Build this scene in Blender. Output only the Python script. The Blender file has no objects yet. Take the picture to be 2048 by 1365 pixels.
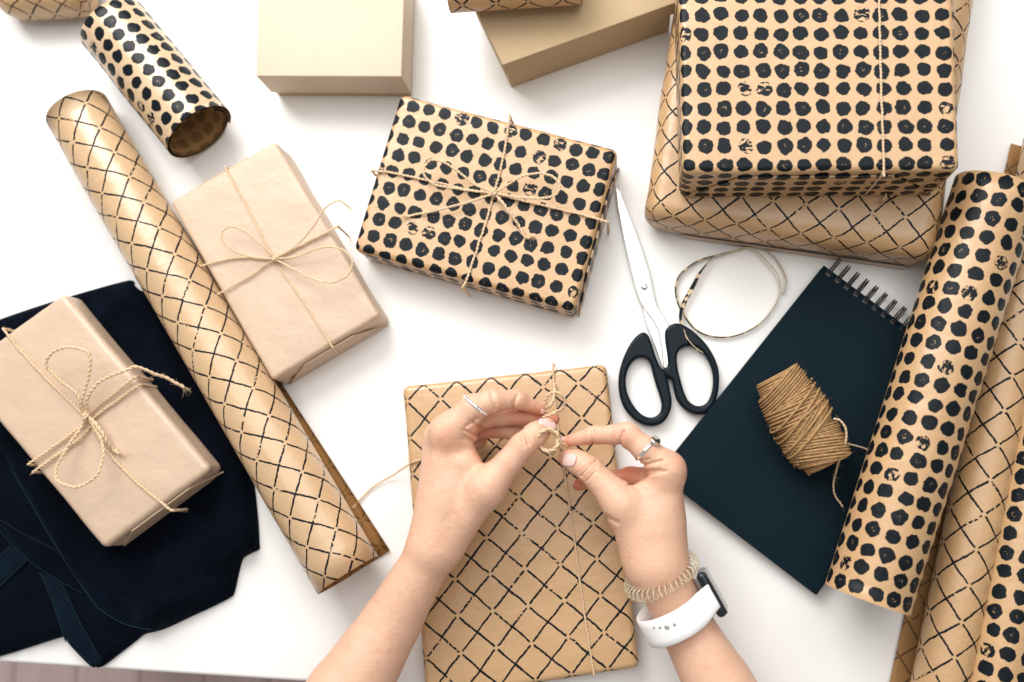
import bpy, math, random
import numpy as np
from mathutils import Vector, Matrix, noise, geometry
from mathutils.bvhtree import BVHTree

random.seed(7)
SC = bpy.context.scene
COL = SC.collection
PI = math.pi

# ------------------------------------------------------------------ camera
F = 1990.0                      # focal length in pixels of a 2048 px wide frame
H = 0.93                        # camera height over the table top
dc = Vector((226 / F, -267 / F, -1)).normalized()      # straight down, seen from the camera
upc = -dc
exc = (Vector((1, 0, 0)) - upc * upc.x).normalized()
eyc = upc.cross(exc)
ROT = Matrix((exc, eyc, upc))   # camera -> world
CAM = Vector((0, 0, H))
cam_d = bpy.data.cameras.new('camera')
cam = bpy.data.objects.new('camera', cam_d)
COL.objects.link(cam)
cam.matrix_world = Matrix.Translation(CAM) @ ROT.to_4x4()
cam_d.sensor_width = 36.0
cam_d.lens = 36.0 * F / 2048
cam_d.clip_start = 0.02
cam_d.clip_end = 50
cam_d.dof.use_dof = True
cam_d.dof.focus_distance = 0.868
cam_d.dof.aperture_fstop = 2.8
SC.camera = cam

# ------------------------------------------------------------------ light
wd = bpy.data.worlds.new('World'); SC.world = wd
wd.use_nodes = True
bg = wd.node_tree.nodes['Background']
bg.inputs[0].default_value = (1.0, 0.975, 0.945, 1)
bg.inputs[1].default_value = 0.41

def area(name, loc, target, sx, sy, watts, col):
    l = bpy.data.lights.new(name, 'AREA'); l.shape = 'RECTANGLE'
    l.size = sx; l.size_y = sy; l.energy = watts; l.color = col
    o = bpy.data.objects.new(name, l); COL.objects.link(o)
    o.location = loc
    o.rotation_euler = (Vector(target) - Vector(loc)).to_track_quat('-Z', 'Y').to_euler()
    return o
area('window_light', (-0.75, 1.45, 1.25), (-0.05, 0.1, 0), 1.3, 1.1, 39, (1.0, 0.99, 0.97))
area('skylight', (0.10, 1.05, 2.05), (0.0, 0.25, 0), 2.7, 2.3, 46, (1.0, 0.985, 0.965))

SC.view_settings.view_transform = 'Standard'
SC.view_settings.look = 'None'
SC.view_settings.exposure = -0.02
SC.view_settings.gamma = 1.0

# ------------------------------------------------------------------ pixel -> place
def W(px, py, z=0.0):
    r = ROT @ Vector(((px - 1024) / F, -(py - 682.5) / F, -1))
    t = (z - H) / r.z
    return CAM + r * t

def depth(p):
    return -((p - CAM).dot(ROT @ Vector((0, 0, 1))))

def R(px, p):                   # radius in pixels at a place -> metres
    return px * depth(p) / F

def zc(ox, oy, s, pts):         # coordinates read off an enlarged crop
    return [(ox + x / s, oy + y / s) for x, y in pts]

# ------------------------------------------------------------------ object helpers
ORG = {}

def tag(o, label=None, cat=None, group=None, kind=None):
    if label: o['label'] = label
    if cat: o['category'] = cat
    if group: o['group'] = group
    if kind: o['kind'] = kind
    return o

def thing(name, loc, label, cat, group=None):
    o = bpy.data.objects.new(name, None); COL.objects.link(o)
    o.empty_display_size = 0.03
    o.location = loc; ORG[o] = Vector(loc)
    return tag(o, label, cat, group)

def mesh_obj(name, verts, faces, mats, parent=None, uvs=None, midx=None, smooth=True, org=None):
    base = ORG[parent] if parent else Vector(org if org else (0, 0, 0))
    me = bpy.data.meshes.new(name)
    va = np.array([tuple(v) for v in verts], dtype=np.float64) if not isinstance(verts, np.ndarray) else verts
    va = va - np.array(base)
    me.from_pydata(va.tolist(), [], faces if isinstance(faces, list) else faces.tolist())
    if not isinstance(mats, (list, tuple)): mats = [mats]
    for m in mats: me.materials.append(m)
    if midx is not None: me.polygons.foreach_set('material_index', midx)
    if uvs is not None:
        ul = me.uv_layers.new(name='UVMap')
        ul.data.foreach_set('uv', np.array(uvs, dtype=np.float32).ravel())
    me.polygons.foreach_set('use_smooth', [smooth] * len(me.polygons))
    me.update()
    o = bpy.data.objects.new(name, me); COL.objects.link(o)
    if parent: o.parent = parent
    else: o.location = base
    ORG[o] = base
    return o

class MB:
    def __init__(s): s.v = []; s.f = []; s.uv = []; s.m = []
    def add(s, verts, faces, uvs=None, mi=0):
        o = len(s.v); s.v += [tuple(v) for v in verts]
        for i, f in enumerate(faces):
            s.f.append([o + k for k in f]); s.m.append(mi)
            if uvs is not None: s.uv += uvs[i]
            else: s.uv += [(0, 0)] * len(f)
    def build(s, name, mats, parent=None, smooth=True, org=None):
        return mesh_obj(name, s.v, s.f, mats, parent, s.uv, s.m, smooth, org)

# ------------------------------------------------------------------ node helpers
class NT:
    def __init__(s, name):
        s.mat = bpy.data.materials.new(name); s.mat.use_nodes = True
        s.t = s.mat.node_tree; s.n = s.t.nodes; s.l = s.t.links
        s.p = s.n['Principled BSDF']
    def new(s, ty, **kw):
        n = s.n.new(ty)
        for k, v in kw.items(): setattr(n, k, v)
        return n
    def put(s, inp, v):
        if isinstance(v, (int, float)): inp.default_value = v
        elif isinstance(v, (tuple, list)): inp.default_value = v
        else: s.l.new(v, inp)
    def m(s, op, a, b=0.0, c=None, clamp=False):
        n = s.new('ShaderNodeMath', operation=op); n.use_clamp = clamp
        s.put(n.inputs[0], a); s.put(n.inputs[1], b)
        if c is not None: s.put(n.inputs[2], c)
        return n.outputs[0]
    def vm(s, op, a, b=(0, 0, 0)):
        n = s.new('ShaderNodeVectorMath', operation=op)
        s.put(n.inputs[0], a); s.put(n.inputs[1], b)
        return n.outputs['Value'] if op in ('LENGTH', 'DISTANCE', 'DOT_PRODUCT') else n.outputs[0]
    def noise(s, vec, scale, detail=2.0, rough=0.5, col=False):
        n = s.new('ShaderNodeTexNoise')
        s.put(n.inputs['Vector'], vec)
        n.inputs['Scale'].default_value = scale; n.inputs['Detail'].default_value = detail
        n.inputs['Roughness'].default_value = rough
        return n.outputs[1 if col else 0]
    def white(s, vec):
        n = s.new('ShaderNodeTexWhiteNoise', noise_dimensions='3D'); s.put(n.inputs[0], vec)
        return n.outputs['Value'], n.outputs['Color']
    def sep(s, vec):
        n = s.new('ShaderNodeSeparateXYZ'); s.put(n.inputs[0], vec); return n.outputs[0], n.outputs[1], n.outputs[2]
    def comb(s, x, y, z=0.0):
        n = s.new('ShaderNodeCombineXYZ')
        for i, v in enumerate((x, y, z)): s.put(n.inputs[i], v)
        return n.outputs[0]
    def mix(s, f, a, b):
        n = s.new('ShaderNodeMix', data_type='RGBA')
        s.put(n.inputs[0], f); s.put(n.inputs[6], a); s.put(n.inputs[7], b)
        return n.outputs[2]
    def ramp(s, v, lo, hi):
        n = s.new('ShaderNodeMapRange'); n.interpolation_type = 'SMOOTHSTEP'
        s.put(n.inputs[0], v); s.put(n.inputs[1], lo); s.put(n.inputs[2], hi)
        return n.outputs[0]
    def bump(s, h, strength, dist):
        n = s.new('ShaderNodeBump'); n.inputs['Strength'].default_value = strength
        n.inputs['Distance'].default_value = dist
        s.l.new(h, n.inputs['Height']); s.l.new(n.outputs[0], s.p.inputs['Normal'])
    def base(s, col=None, rough=None, spec=None, metal=None, **kw):
        if col is not None: s.put(s.p.inputs['Base Color'], col)
        if rough is not None: s.put(s.p.inputs['Roughness'], rough)
        if spec is not None: s.put(s.p.inputs['Specular IOR Level'], spec)
        if metal is not None: s.put(s.p.inputs['Metallic'], metal)
        for k, v in kw.items(): s.put(s.p.inputs[k.replace('_', ' ')], v)
    def uv(s):
        return s.new('ShaderNodeUVMap').outputs[0]
    def obj(s):
        return s.new('ShaderNodeTexCoord').outputs['Object']

def c4(r, g, b): return (r, g, b, 1)

def ink_dots(t, uv, pitch, off):
    u = t.vm('ADD', uv, (off[0], off[1], 0))
    wob = t.noise(u, 420, 2, 0.6, True)
    wob = t.vm('SCALE', t.vm('SUBTRACT', wob, (0.5, 0.5, 0.5)), (0, 0, 0))
    sc = wob.node; sc.inputs['Scale'].default_value = 0.0016
    wob2 = t.vm('SUBTRACT', t.noise(u, 130, 1, 0.5, True), (0.5, 0.5, 0.5))
    wob2 = t.vm('SCALE', wob2); wob2.node.inputs['Scale'].default_value = 0.0046
    cellp = t.vm('SCALE', u); cellp.node.inputs['Scale'].default_value = 1 / pitch
    cell = t.vm('FLOOR', cellp)
    rv, rc = t.white(t.vm('MULTIPLY', cell, (1, 1, 0)))
    rv2, rc2 = t.white(t.vm('ADD', t.vm('MULTIPLY', cell, (1, 1, 0)), (17.3, 5.1, 3)))
    q = t.vm('ADD', t.vm('ADD', u, wob), wob2)
    q = t.vm('SCALE', q); q.node.inputs['Scale'].default_value = 1 / pitch
    loc = t.vm('SUBTRACT', t.vm('SUBTRACT', q, cell), (0.5, 0.5, 0))
    jit = t.vm('SCALE', t.vm('SUBTRACT', rc, (0.5, 0.5, 0.5))); jit.node.inputs['Scale'].default_value = 0.13
    loc = t.vm('MULTIPLY', t.vm('SUBTRACT', loc, jit), (1, 1, 0))
    d = t.vm('LENGTH', loc)
    rad = t.m('MULTIPLY_ADD', rv2, 0.05, 0.362)
    mask = t.m('SUBTRACT', 1.0, t.ramp(t.m('SUBTRACT', d, rad), -0.012, 0.014))
    # broken brush dots
    lx, ly, _ = t.sep(loc)
    streak = t.noise(t.vm('MULTIPLY', u, (1, 1.8, 1)), 175, 2, 0.6)
    brk = t.m('GREATER_THAN', rv, 0.915)
    hole = t.m('MULTIPLY', brk, t.ramp(streak, 0.53, 0.57))
    # thin scratches / flecks near the middle of some dots
    fl = t.m('GREATER_THAN', rv2, 0.70)
    ring = t.m('LESS_THAN', t.m('ABSOLUTE', t.m('SUBTRACT', d, 0.085)), 0.020)
    flk = t.m('MULTIPLY', t.m('MULTIPLY', fl, ring), t.ramp(t.noise(u, 500, 1), 0.52, 0.60))
    flk = t.m('MULTIPLY', flk, 0.55)
    mask = t.m('MULTIPLY', mask, t.m('SUBTRACT', 1.0, hole, clamp=True))
    return t.m('MULTIPLY', mask, t.m('SUBTRACT', 1.0, flk, clamp=True), clamp=True)

def ink_lattice(t, uv, pitch, off, ang):
    u = t.vm('ADD', uv, (off[0], off[1], 0))
    r = t.new('ShaderNodeVectorRotate', rotation_type='Z_AXIS')
    t.put(r.inputs['Vector'], u); r.inputs['Angle'].default_value = ang
    u = r.outputs[0]
    w1 = t.vm('SCALE', t.vm('SUBTRACT', t.noise(u, 45, 2, 0.6, True), (0.5, 0.5, 0.5))); w1.node.inputs['Scale'].default_value = 0.0036
    w2 = t.vm('SCALE', t.vm('SUBTRACT', t.noise(u, 380, 1, 0.5, True), (0.5, 0.5, 0.5))); w2.node.inputs['Scale'].default_value = 0.0011
    q = t.vm('SCALE', t.vm('ADD', t.vm('ADD', u, w1), w2)); q.node.inputs['Scale'].default_value = 1 / pitch
    x, y, _ = t.sep(q)
    cx = t.m('FLOOR', x); cy = t.m('FLOOR', y)
    fx = t.m('SUBTRACT', t.m('SUBTRACT', x, cx), 0.5); fy = t.m('SUBTRACT', t.m('SUBTRACT', y, cy), 0.5)
    ax = t.m('ABSOLUTE', fx); ay = t.m('ABSOLUTE', fy)
    wn = t.noise(u, 160, 2, 0.6)
    wid = t.m('MULTIPLY_ADD', wn, 0.030, 0.026)
    def line(a, al, br):
        l = t.m('SUBTRACT', 1.0, t.ramp(t.m('SUBTRACT', a, wid), -0.008, 0.008))
        # dry-brush breaks: some stretches thin to dashes
        rv, _c = t.white(br)
        dash = t.ramp(t.noise(t.vm('MULTIPLY', u, (1, 1, 1)), 330, 1, 0.5), 0.38, 0.44)
        thin = t.m('GREATER_THAN', rv, 0.80)
        keep = t.m('MAXIMUM', t.m('SUBTRACT', 1.0, thin), dash)
        return t.m('MULTIPLY', l, keep)
    half_y = t.m('FLOOR', t.m('ADD', y, 0.5)); half_x = t.m('FLOOR', t.m('ADD', x, 0.5))
    L1 = line(ax, y, t.comb(cx, half_y, 1.0))
    L2 = line(ay, x, t.comb(half_x, cy, 2.0))
    par = t.m('MODULO', t.m('ABSOLUTE', t.m('ADD', cx, cy)), 2.0)
    gap = t.m('MULTIPLY', t.m('LESS_THAN', t.m('MAXIMUM', ax, ay), 0.085), t.m('LESS_THAN', par, 0.5))
    return t.m('MULTIPLY', t.m('MAXIMUM', L1, L2), t.m('SUBTRACT', 1.0, gap), clamp=True)

KRAFT = (0.59, 0.365, 0.18)
def paper(name, kind, pitch=0.016, off=(0, 0), ang=PI / 4, base=KRAFT, rough=0.38, ink=1.0, bumpd=0.0012, spec=0.8):
    t = NT(name); uv = t.uv()
    n1 = t.noise(uv, 900, 3, 0.7); n2 = t.noise(uv, 14, 3, 0.5)
    st = t.noise(t.vm('MULTIPLY', uv, (1, 0.12, 1)), 700, 2, 0.5)
    k = t.m('ADD', t.m('MULTIPLY_ADD', n1, 0.16, 0.83), t.m('MULTIPLY', t.m('SUBTRACT', n2, 0.5), 0.18))
    k = t.m('ADD', k, t.m('MULTIPLY', t.m('SUBTRACT', st, 0.5), 0.10))
    cn = t.vm('SCALE', c4(*base)[:3]); t.put(cn.node.inputs['Scale'], k)
    col = cn
    if kind == 'dots': mk = ink_dots(t, uv, pitch, off)
    elif kind == 'lattice': mk = ink_lattice(t, uv, pitch, off, ang)
    else: mk = None
    rg = rough
    if mk is not None:
        mk2 = t.m('MULTIPLY', mk, ink) if ink != 1 else mk
        col = t.mix(mk2, col, c4(0.0045, 0.0075, 0.0105))
        rg = t.m('MULTIPLY_ADD', mk, 0.06, rough)
    else:
        sp = t.new('ShaderNodeTexVoronoi'); t.put(sp.inputs['Vector'], uv); sp.inputs['Scale'].default_value = 95
        rv, _ = t.white(sp.outputs['Color'])
        dotm = t.m('MULTIPLY', t.m('LESS_THAN', sp.outputs['Distance'], 0.045), t.m('GREATER_THAN', rv, 0.85))
        col = t.mix(t.m('MULTIPLY', dotm, 0.45), col, c4(0.12, 0.075, 0.04))
    sp_ = t.m('MULTIPLY_ADD', mk, 0.17 - spec, spec) if mk is not None else spec
    t.base(col, rg, sp_)
    wr = t.m('ADD', t.noise(uv, 22, 4, 0.55), t.m('MULTIPLY', n1, 0.035))
    t.bump(wr, 0.5, bumpd * 4)
    return t.mat

def simple(name, col, rough=0.5, spec=0.5, metal=0.0, nz=None, **kw):
    t = NT(name)
    if nz:
        o = t.obj(); n = t.noise(o, nz[0], 3, 0.6)
        k = t.m('MULTIPLY_ADD', n, nz[1] * 2, 1 - nz[1])
        cn = t.vm('SCALE', col[:3]); t.put(cn.node.inputs['Scale'], k); t.base(cn, rough, spec, metal, **kw)
        if len(nz) > 2: t.bump(n, 0.6, nz[2])
    else: t.base(c4(*col[:3]), rough, spec, metal, **kw)
    return t.mat

M = {}
M['kraft_plain'] = paper('kraft_plain', None, base=(0.615, 0.445, 0.315), rough=0.47)
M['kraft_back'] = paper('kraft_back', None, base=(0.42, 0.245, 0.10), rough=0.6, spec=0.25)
M['board'] = paper('board', None, base=(0.53, 0.385, 0.225), rough=0.7, spec=0.3, bumpd=0.0002)
M['board_glare'] = paper('board_glare', None, base=(0.59, 0.455, 0.315), rough=0.5, bumpd=0.0002)  # paler than the plain board: glare put into the lid colour
M['table'] = simple('table_lacquer', (0.84, 0.83, 0.81), 0.30, 0.5, nz=(3, 0.012))
M['twine'] = simple('jute_twine', (0.70, 0.52, 0.34), 0.85, 0.15, nz=(500, 0.28))
M['twine_dark'] = simple('jute_twine_reel', (0.39, 0.235, 0.11), 0.85, 0.12, nz=(260, 0.55))
M['steel'] = simple('scissor_steel', (0.56, 0.555, 0.54), 0.27, 0.5, 0.9, nz=(60, 0.03))
M['silver'] = simple('silver', (0.90, 0.88, 0.86), 0.14, 0.5, 1.0)
M['black_plastic'] = simple('black_plastic', (0.005, 0.010, 0.015), 0.33, 0.13, nz=(200, 0.1))
M['strap'] = simple('white_silicone', (0.86, 0.85, 0.84), 0.45, 0.4)
M['watch_glass'] = simple('watch_glass', (0.01, 0.01, 0.012), 0.06, 0.6)
M['watch_metal'] = simple('watch_metal', (0.012, 0.018, 0.028), 0.22, 0.6, 0.3)
M['hole'] = simple('strap_hole', (0.30, 0.27, 0.22), 0.6)
M['wire'] = simple('black_wire', (0.012, 0.012, 0.014), 0.35, 0.5)
M['card'] = None

def mk_card():
    t = NT('black_card'); o = t.obj()
    n = t.noise(o, 1400, 2, 0.6); n2 = t.noise(o, 18, 2, 0.5)
    col = t.mix(n2, c4(0.0030, 0.0105, 0.0165), c4(0.0048, 0.0150, 0.0230))
    t.base(col, 0.62, 0.08); t.bump(n, 0.6, 0.0007); return t.mat
M['card'] = mk_card()

def mk_denim():
    t = NT('navy_denim'); o = t.obj()
    x, y, z = t.sep(o)
    tw = t.m('SINE', t.m('MULTIPLY', t.m('ADD', x, y), 4200.0))
    n = t.noise(o, 900, 2, 0.7); n2 = t.noise(o, 30, 4, 0.65)
    f = t.m('ADD', t.m('MULTIPLY', n, 0.6), t.m('MULTIPLY', tw, 0.10))
    f = t.m('MULTIPLY', t.ramp(f, 0.15, 0.75), t.ramp(n2, 0.40, 0.74))  # lighter blue patches put light on the folds into the colour
    col = t.mix(f, c4(0.0006, 0.0012, 0.0034), c4(0.0040, 0.0118, 0.0300))
    t.base(col, 0.9, 0.06)
    t.put(t.p.inputs['Sheen Weight'], 0.05); t.put(t.p.inputs['Sheen Tint'], c4(0.2, 0.45, 0.8))
    t.bump(t.m('ADD', t.m('MULTIPLY', tw, 0.2), n), 0.6, 0.0005); return t.mat
M['denim'] = mk_denim()
M['denim_worn'] = M['denim'].copy(); M['denim_worn'].name = 'worn_denim'
for n_ in M['denim_worn'].node_tree.nodes:
    if n_.type == 'MIX': n_.inputs[6].default_value = c4(0.0020, 0.0060, 0.012); n_.inputs[7].default_value = c4(0.0060, 0.0185, 0.034)
M['stitch'] = simple('denim_thread', (0.010, 0.022, 0.030), 0.9, 0.05)

def mk_skin():
    t = NT('skin'); o = t.obj()
    at = t.new('ShaderNodeAttribute', attribute_name='flush_shade')  # skin redness plus shade painted in between the fingers
    n = t.noise(o, 55, 4, 0.6); n2 = t.noise(o, 700, 2, 0.6)
    f = t.m('ADD', t.m('MULTIPLY', at.outputs['Fac'], 0.95), t.m('MULTIPLY', t.m('SUBTRACT', n, 0.5), 0.8), clamp=True)
    f = t.m('ADD', f, t.m('MULTIPLY', t.m('SUBTRACT', t.noise(o, 150, 3, 0.6), 0.5), 0.55), clamp=True)
    col = t.mix(f, c4(0.725, 0.440, 0.305), c4(0.60, 0.18, 0.10))
    k = t.m('MULTIPLY_ADD', n2, 0.10, 0.95)
    cn = t.vm('SCALE', col); t.put(cn.node.inputs['Scale'], k)
    t.base(cn, 0.42, 0.5)
    t.put(t.p.inputs['Subsurface Weight'], 0.07); t.put(t.p.inputs['Subsurface Scale'], 0.006)
    t.put(t.p.inputs['Subsurface Radius'], (1.0, 0.35, 0.2))
    t.bump(t.m('ADD', t.noise(o, 900, 3, 0.7), t.m('MULTIPLY', t.noise(o, 190, 4, 0.65), 1.3)), 0.45, 0.0011)
    return t.mat
M['skin'] = mk_skin()
M['nail'] = simple('nail', (0.80, 0.55, 0.51), 0.16, 0.6)
M['cord'] = simple('clear_gold_cord', (0.97, 0.88, 0.70), 0.10, 0.6, Transmission_Weight=0.75, IOR=1.4)
def mk_plank():
    t = NT('floor_wood'); o = t.obj()
    oi = t.new('ShaderNodeObjectInfo')
    n = t.noise(t.vm('MULTIPLY', o, (14, 0.9, 1)), 5, 5, 0.65)
    k = t.m('ADD', t.m('MULTIPLY_ADD', n, 0.8, 0.55), t.m('MULTIPLY', oi.outputs['Random'], 0.22))
    cn = t.vm('SCALE', (0.48, 0.36, 0.345)); t.put(cn.node.inputs['Scale'], k)
    t.base(cn, 0.5, 0.4); return t.mat
M['plank'] = mk_plank()

# ------------------------------------------------------------------ curves and twine
def cr(pts, step):
    P = [Vector(p) for p in pts]
    if len(P) == 2: dense = [P[0].lerp(P[1], i / 24) for i in range(25)]
    else:
        Q = [P[0] * 2 - P[1]] + P + [P[-1] * 2 - P[-2]]
        dense = []
        for i in range(1, len(Q) - 2):
            a, b, c, d = Q[i - 1], Q[i], Q[i + 1], Q[i + 2]
            for k in range(16):
                t = k / 16
                dense.append(0.5 * ((2 * b) + (c - a) * t + (2 * a - 5 * b + 4 * c - d) * t * t + (3 * b - a - 3 * c + d) * t ** 3))
        dense.append(P[-1])
    out = [dense[0]]; acc = 0
    for i in range(1, len(dense)):
        seg = (dense[i] - dense[i - 1]).length
        if seg < 1e-9: continue
        t = step - acc
        while t <= seg:
            out.append(dense[i - 1].lerp(dense[i], t / seg)); t += step
        acc = (acc + seg) % step
    if (out[-1] - dense[-1]).length > step * 0.3: out.append(dense[-1])
    return out

def frames(path):
    n = len(path); T = []
    for i in range(n):
        d = path[min(i + 1, n - 1)] - path[max(i - 1, 0)]
        T.append(d.normalized() if d.length > 1e-9 else Vector((1, 0, 0)))
    up = Vector((0, 0, 1)) if abs(T[0].z) < 0.9 else Vector((1, 0, 0))
    N = [(up - T[0] * up.dot(T[0])).normalized()]
    for i in range(1, n):
        v = N[-1] - T[i] * N[-1].dot(T[i])
        N.append(v.normalized() if v.length > 1e-9 else N[-1])
    return T, N, [T[i].cross(N[i]) for i in range(n)]

def tube(mb, path, rad, sides=6, mi=0, cap=True):
    T, N, B = frames(path); n = len(path)
    vs = []
    for i in range(n):
        r = rad(i / (n - 1)) if callable(rad) else rad
        for k in range(sides):
            a = 2 * PI * k / sides
            vs.append(path[i] + N[i] * (r * math.cos(a)) + B[i] * (r * math.sin(a)))
    fs = [[i * sides + k, i * sides + (k + 1) % sides, (i + 1) * sides + (k + 1) % sides, (i + 1) * sides + k]
          for i in range(n - 1) for k in range(sides)]
    if cap: fs += [list(range(sides))[::-1], [(n - 1) * sides + k for k in range(sides)]]
    mb.add(vs, fs, mi=mi)

def fibre(mb, p, d, ln, r=0.00011):
    pts = [p]; v = d.normalized()
    curl = Vector((random.gauss(0, 1), random.gauss(0, 1), random.gauss(0, 0.6))) * 0.35
    for i in range(5):
        pts.append(pts[-1] + v * (ln / 5)); v = (v + curl * 0.5).normalized()
    tube(mb, pts, lambda t: r * (1 - 0.6 * t), 3)

def twine(mb, pts, rad=0.0013, fuzz=25, fray=(False, False), step=0.0011):
    path = cr(pts, step)
    if len(path) < 3: return path
    ph0 = random.random() * 6
    # small irregularity
    path = [p + Vector((noise.noise(p * 130), noise.noise(p * 130 + Vector((9, 3, 1))), 0)) * (rad * 0.45) for p in path]
    T, N, B = frames(path)
    for s in (0, 1):
        sub = []
        for i, p in enumerate(path):
            a = ph0 + s * PI + i * step / (rad * 6.2) * 2 * PI
            o = rad * 0.47
            sub.append(p + N[i] * (o * math.cos(a)) + B[i] * (o * math.sin(a)))
        tube(mb, sub, lambda t: rad * 0.60 * (1 + 0.15 * noise.noise(Vector((t * 40, s * 7.7, ph0)))), 6)
    for i in range(int(fuzz * len(path) * step / 0.1)):
        k = random.randrange(len(path))
        a = random.random() * 2 * PI
        d = N[k] * math.cos(a) + B[k] * math.sin(a)
        fibre(mb, path[k] + d * rad * 0.7, d * 0.7 + T[k] * random.choice((-1, 1)) * 1.2, random.uniform(0.002, 0.0075))
    for e, fl in ((0, fray[0]), (-1, fray[1])):
        if fl:
            d0 = T[e] * (1 if e == -1 else -1)
            for k in range(16):
                sd = Vector((random.gauss(0, 1), random.gauss(0, 1), random.gauss(0, 0.5)))
                fibre(mb, path[e] + sd * rad * 0.4, d0 + sd * 0.35, random.uniform(0.004, 0.011), 0.00016)
    return path

def tp(pts, z): return [W(x, y, z) for x, y in pts]
def arch(pts, z, lift):
    n = len(pts)
    return [W(x, y, z + lift * math.sin(PI * i / (n - 1))) for i, (x, y) in enumerate(pts)]
def drop(p, q, z0, out=0.0022):
    """points leading from p (on the top, going along q->p) over an edge and down to z0"""
    d = p - q; d.z = 0; d.normalize()
    return [p + d * out + Vector((0, 0, -0.003)), Vector((p.x + d.x * out * 1.15, p.y + d.y * out * 1.15, (p.z + z0) / 2)),
            Vector((p.x + d.x * out, p.y + d.y * out, z0 + 0.001))]
def over(pts, z, z0, out=0.0022):
    q = tp(pts, z)
    return drop(q[0], q[1], z0, out)[::-1] + q + drop(q[-1], q[-2], z0, out)
def knot(mb, c, r, n=3):
    for k in range(n):
        a0 = random.random() * 6; tl = Vector((random.gauss(0, 1), random.gauss(0, 1), random.gauss(0, 0.5))).normalized()
        u = tl.orthogonal().normalized(); v = tl.cross(u)
        twine(mb, [c + u * (r * math.cos(a0 + t)) + v * (r * math.sin(a0 + t) * 0.8) + tl * (t * 0.0002) for t in np.linspace(0, 6.4, 12)], 0.0013, 40)

# ------------------------------------------------------------------ wrapped parcels and boxes
def axis_ts(a, r, n):
    e = [-a, -a + 0.1 * r, -a + 0.28 * r, -a + 0.52 * r, -a + 0.76 * r, -a + r]
    mid = list(np.linspace(-a + r, a - r, n + 2)[1:-1])
    return e + mid + [-t for t in reversed(e)]

def rbox(w, l, h, r, n=(8, 8, 3)):
    """rounded box, local, z from 0 to h; returns verts, faces, per-loop uvs (metres, unfolded)"""
    rz = min(r, h * 0.49)
    ax = [axis_ts(w / 2, r, n[0]), axis_ts(l / 2, r, n[1]), axis_ts(h / 2, rz, n[2])]
    hv = (w / 2, l / 2, h / 2); rr = (r, r, rz)
    V = []; Fc = []; U = []; idx = {}
    def vert(p):
        key = tuple(round(c, 7) for c in p)
        if key in idx: return idx[key]
        q = [max(-(hv[i] - rr[i]), min(hv[i] - rr[i], p[i])) for i in range(3)]
        d = [(p[i] - q[i]) / rr[i] for i in range(3)]
        L = math.sqrt(sum(x * x for x in d))
        if L > 1e-9: pos = [q[i] + rr[i] * d[i] / L for i in range(3)]
        else: pos = list(p)
        V.append((pos[0], pos[1], pos[2] + h / 2)); idx[key] = len(V) - 1
        return len(V) - 1
    for a in range(3):
        b, c = (a + 1) % 3, (a + 2) % 3
        for s in (-1, 1):
            for i in range(len(ax[b]) - 1):
                for j in range(len(ax[c]) - 1):
                    quad = []
                    for (di, dj) in ((0, 0), (1, 0), (1, 1), (0, 1)):
                        p = [0, 0, 0]; p[a] = s * hv[a]; p[b] = ax[b][i + di]; p[c] = ax[c][j + dj]
                        quad.append(tuple(p))
                    if s < 0: quad.reverse()
                    ids = [vert(p) for p in quad]
                    Fc.append(ids)
                    uv = []
                    for p in quad:
                        dz = h / 2 - p[2]
                        if a == 2: uv.append((p[0], p[1]) if s > 0 else (p[0] + 1, p[1]))
                        elif a == 0: uv.append((s * (w / 2 + dz), p[1]))
                        else: uv.append((p[0], s * (l / 2 + dz)))
                    U.append(uv)
    return V, Fc, U

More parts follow.
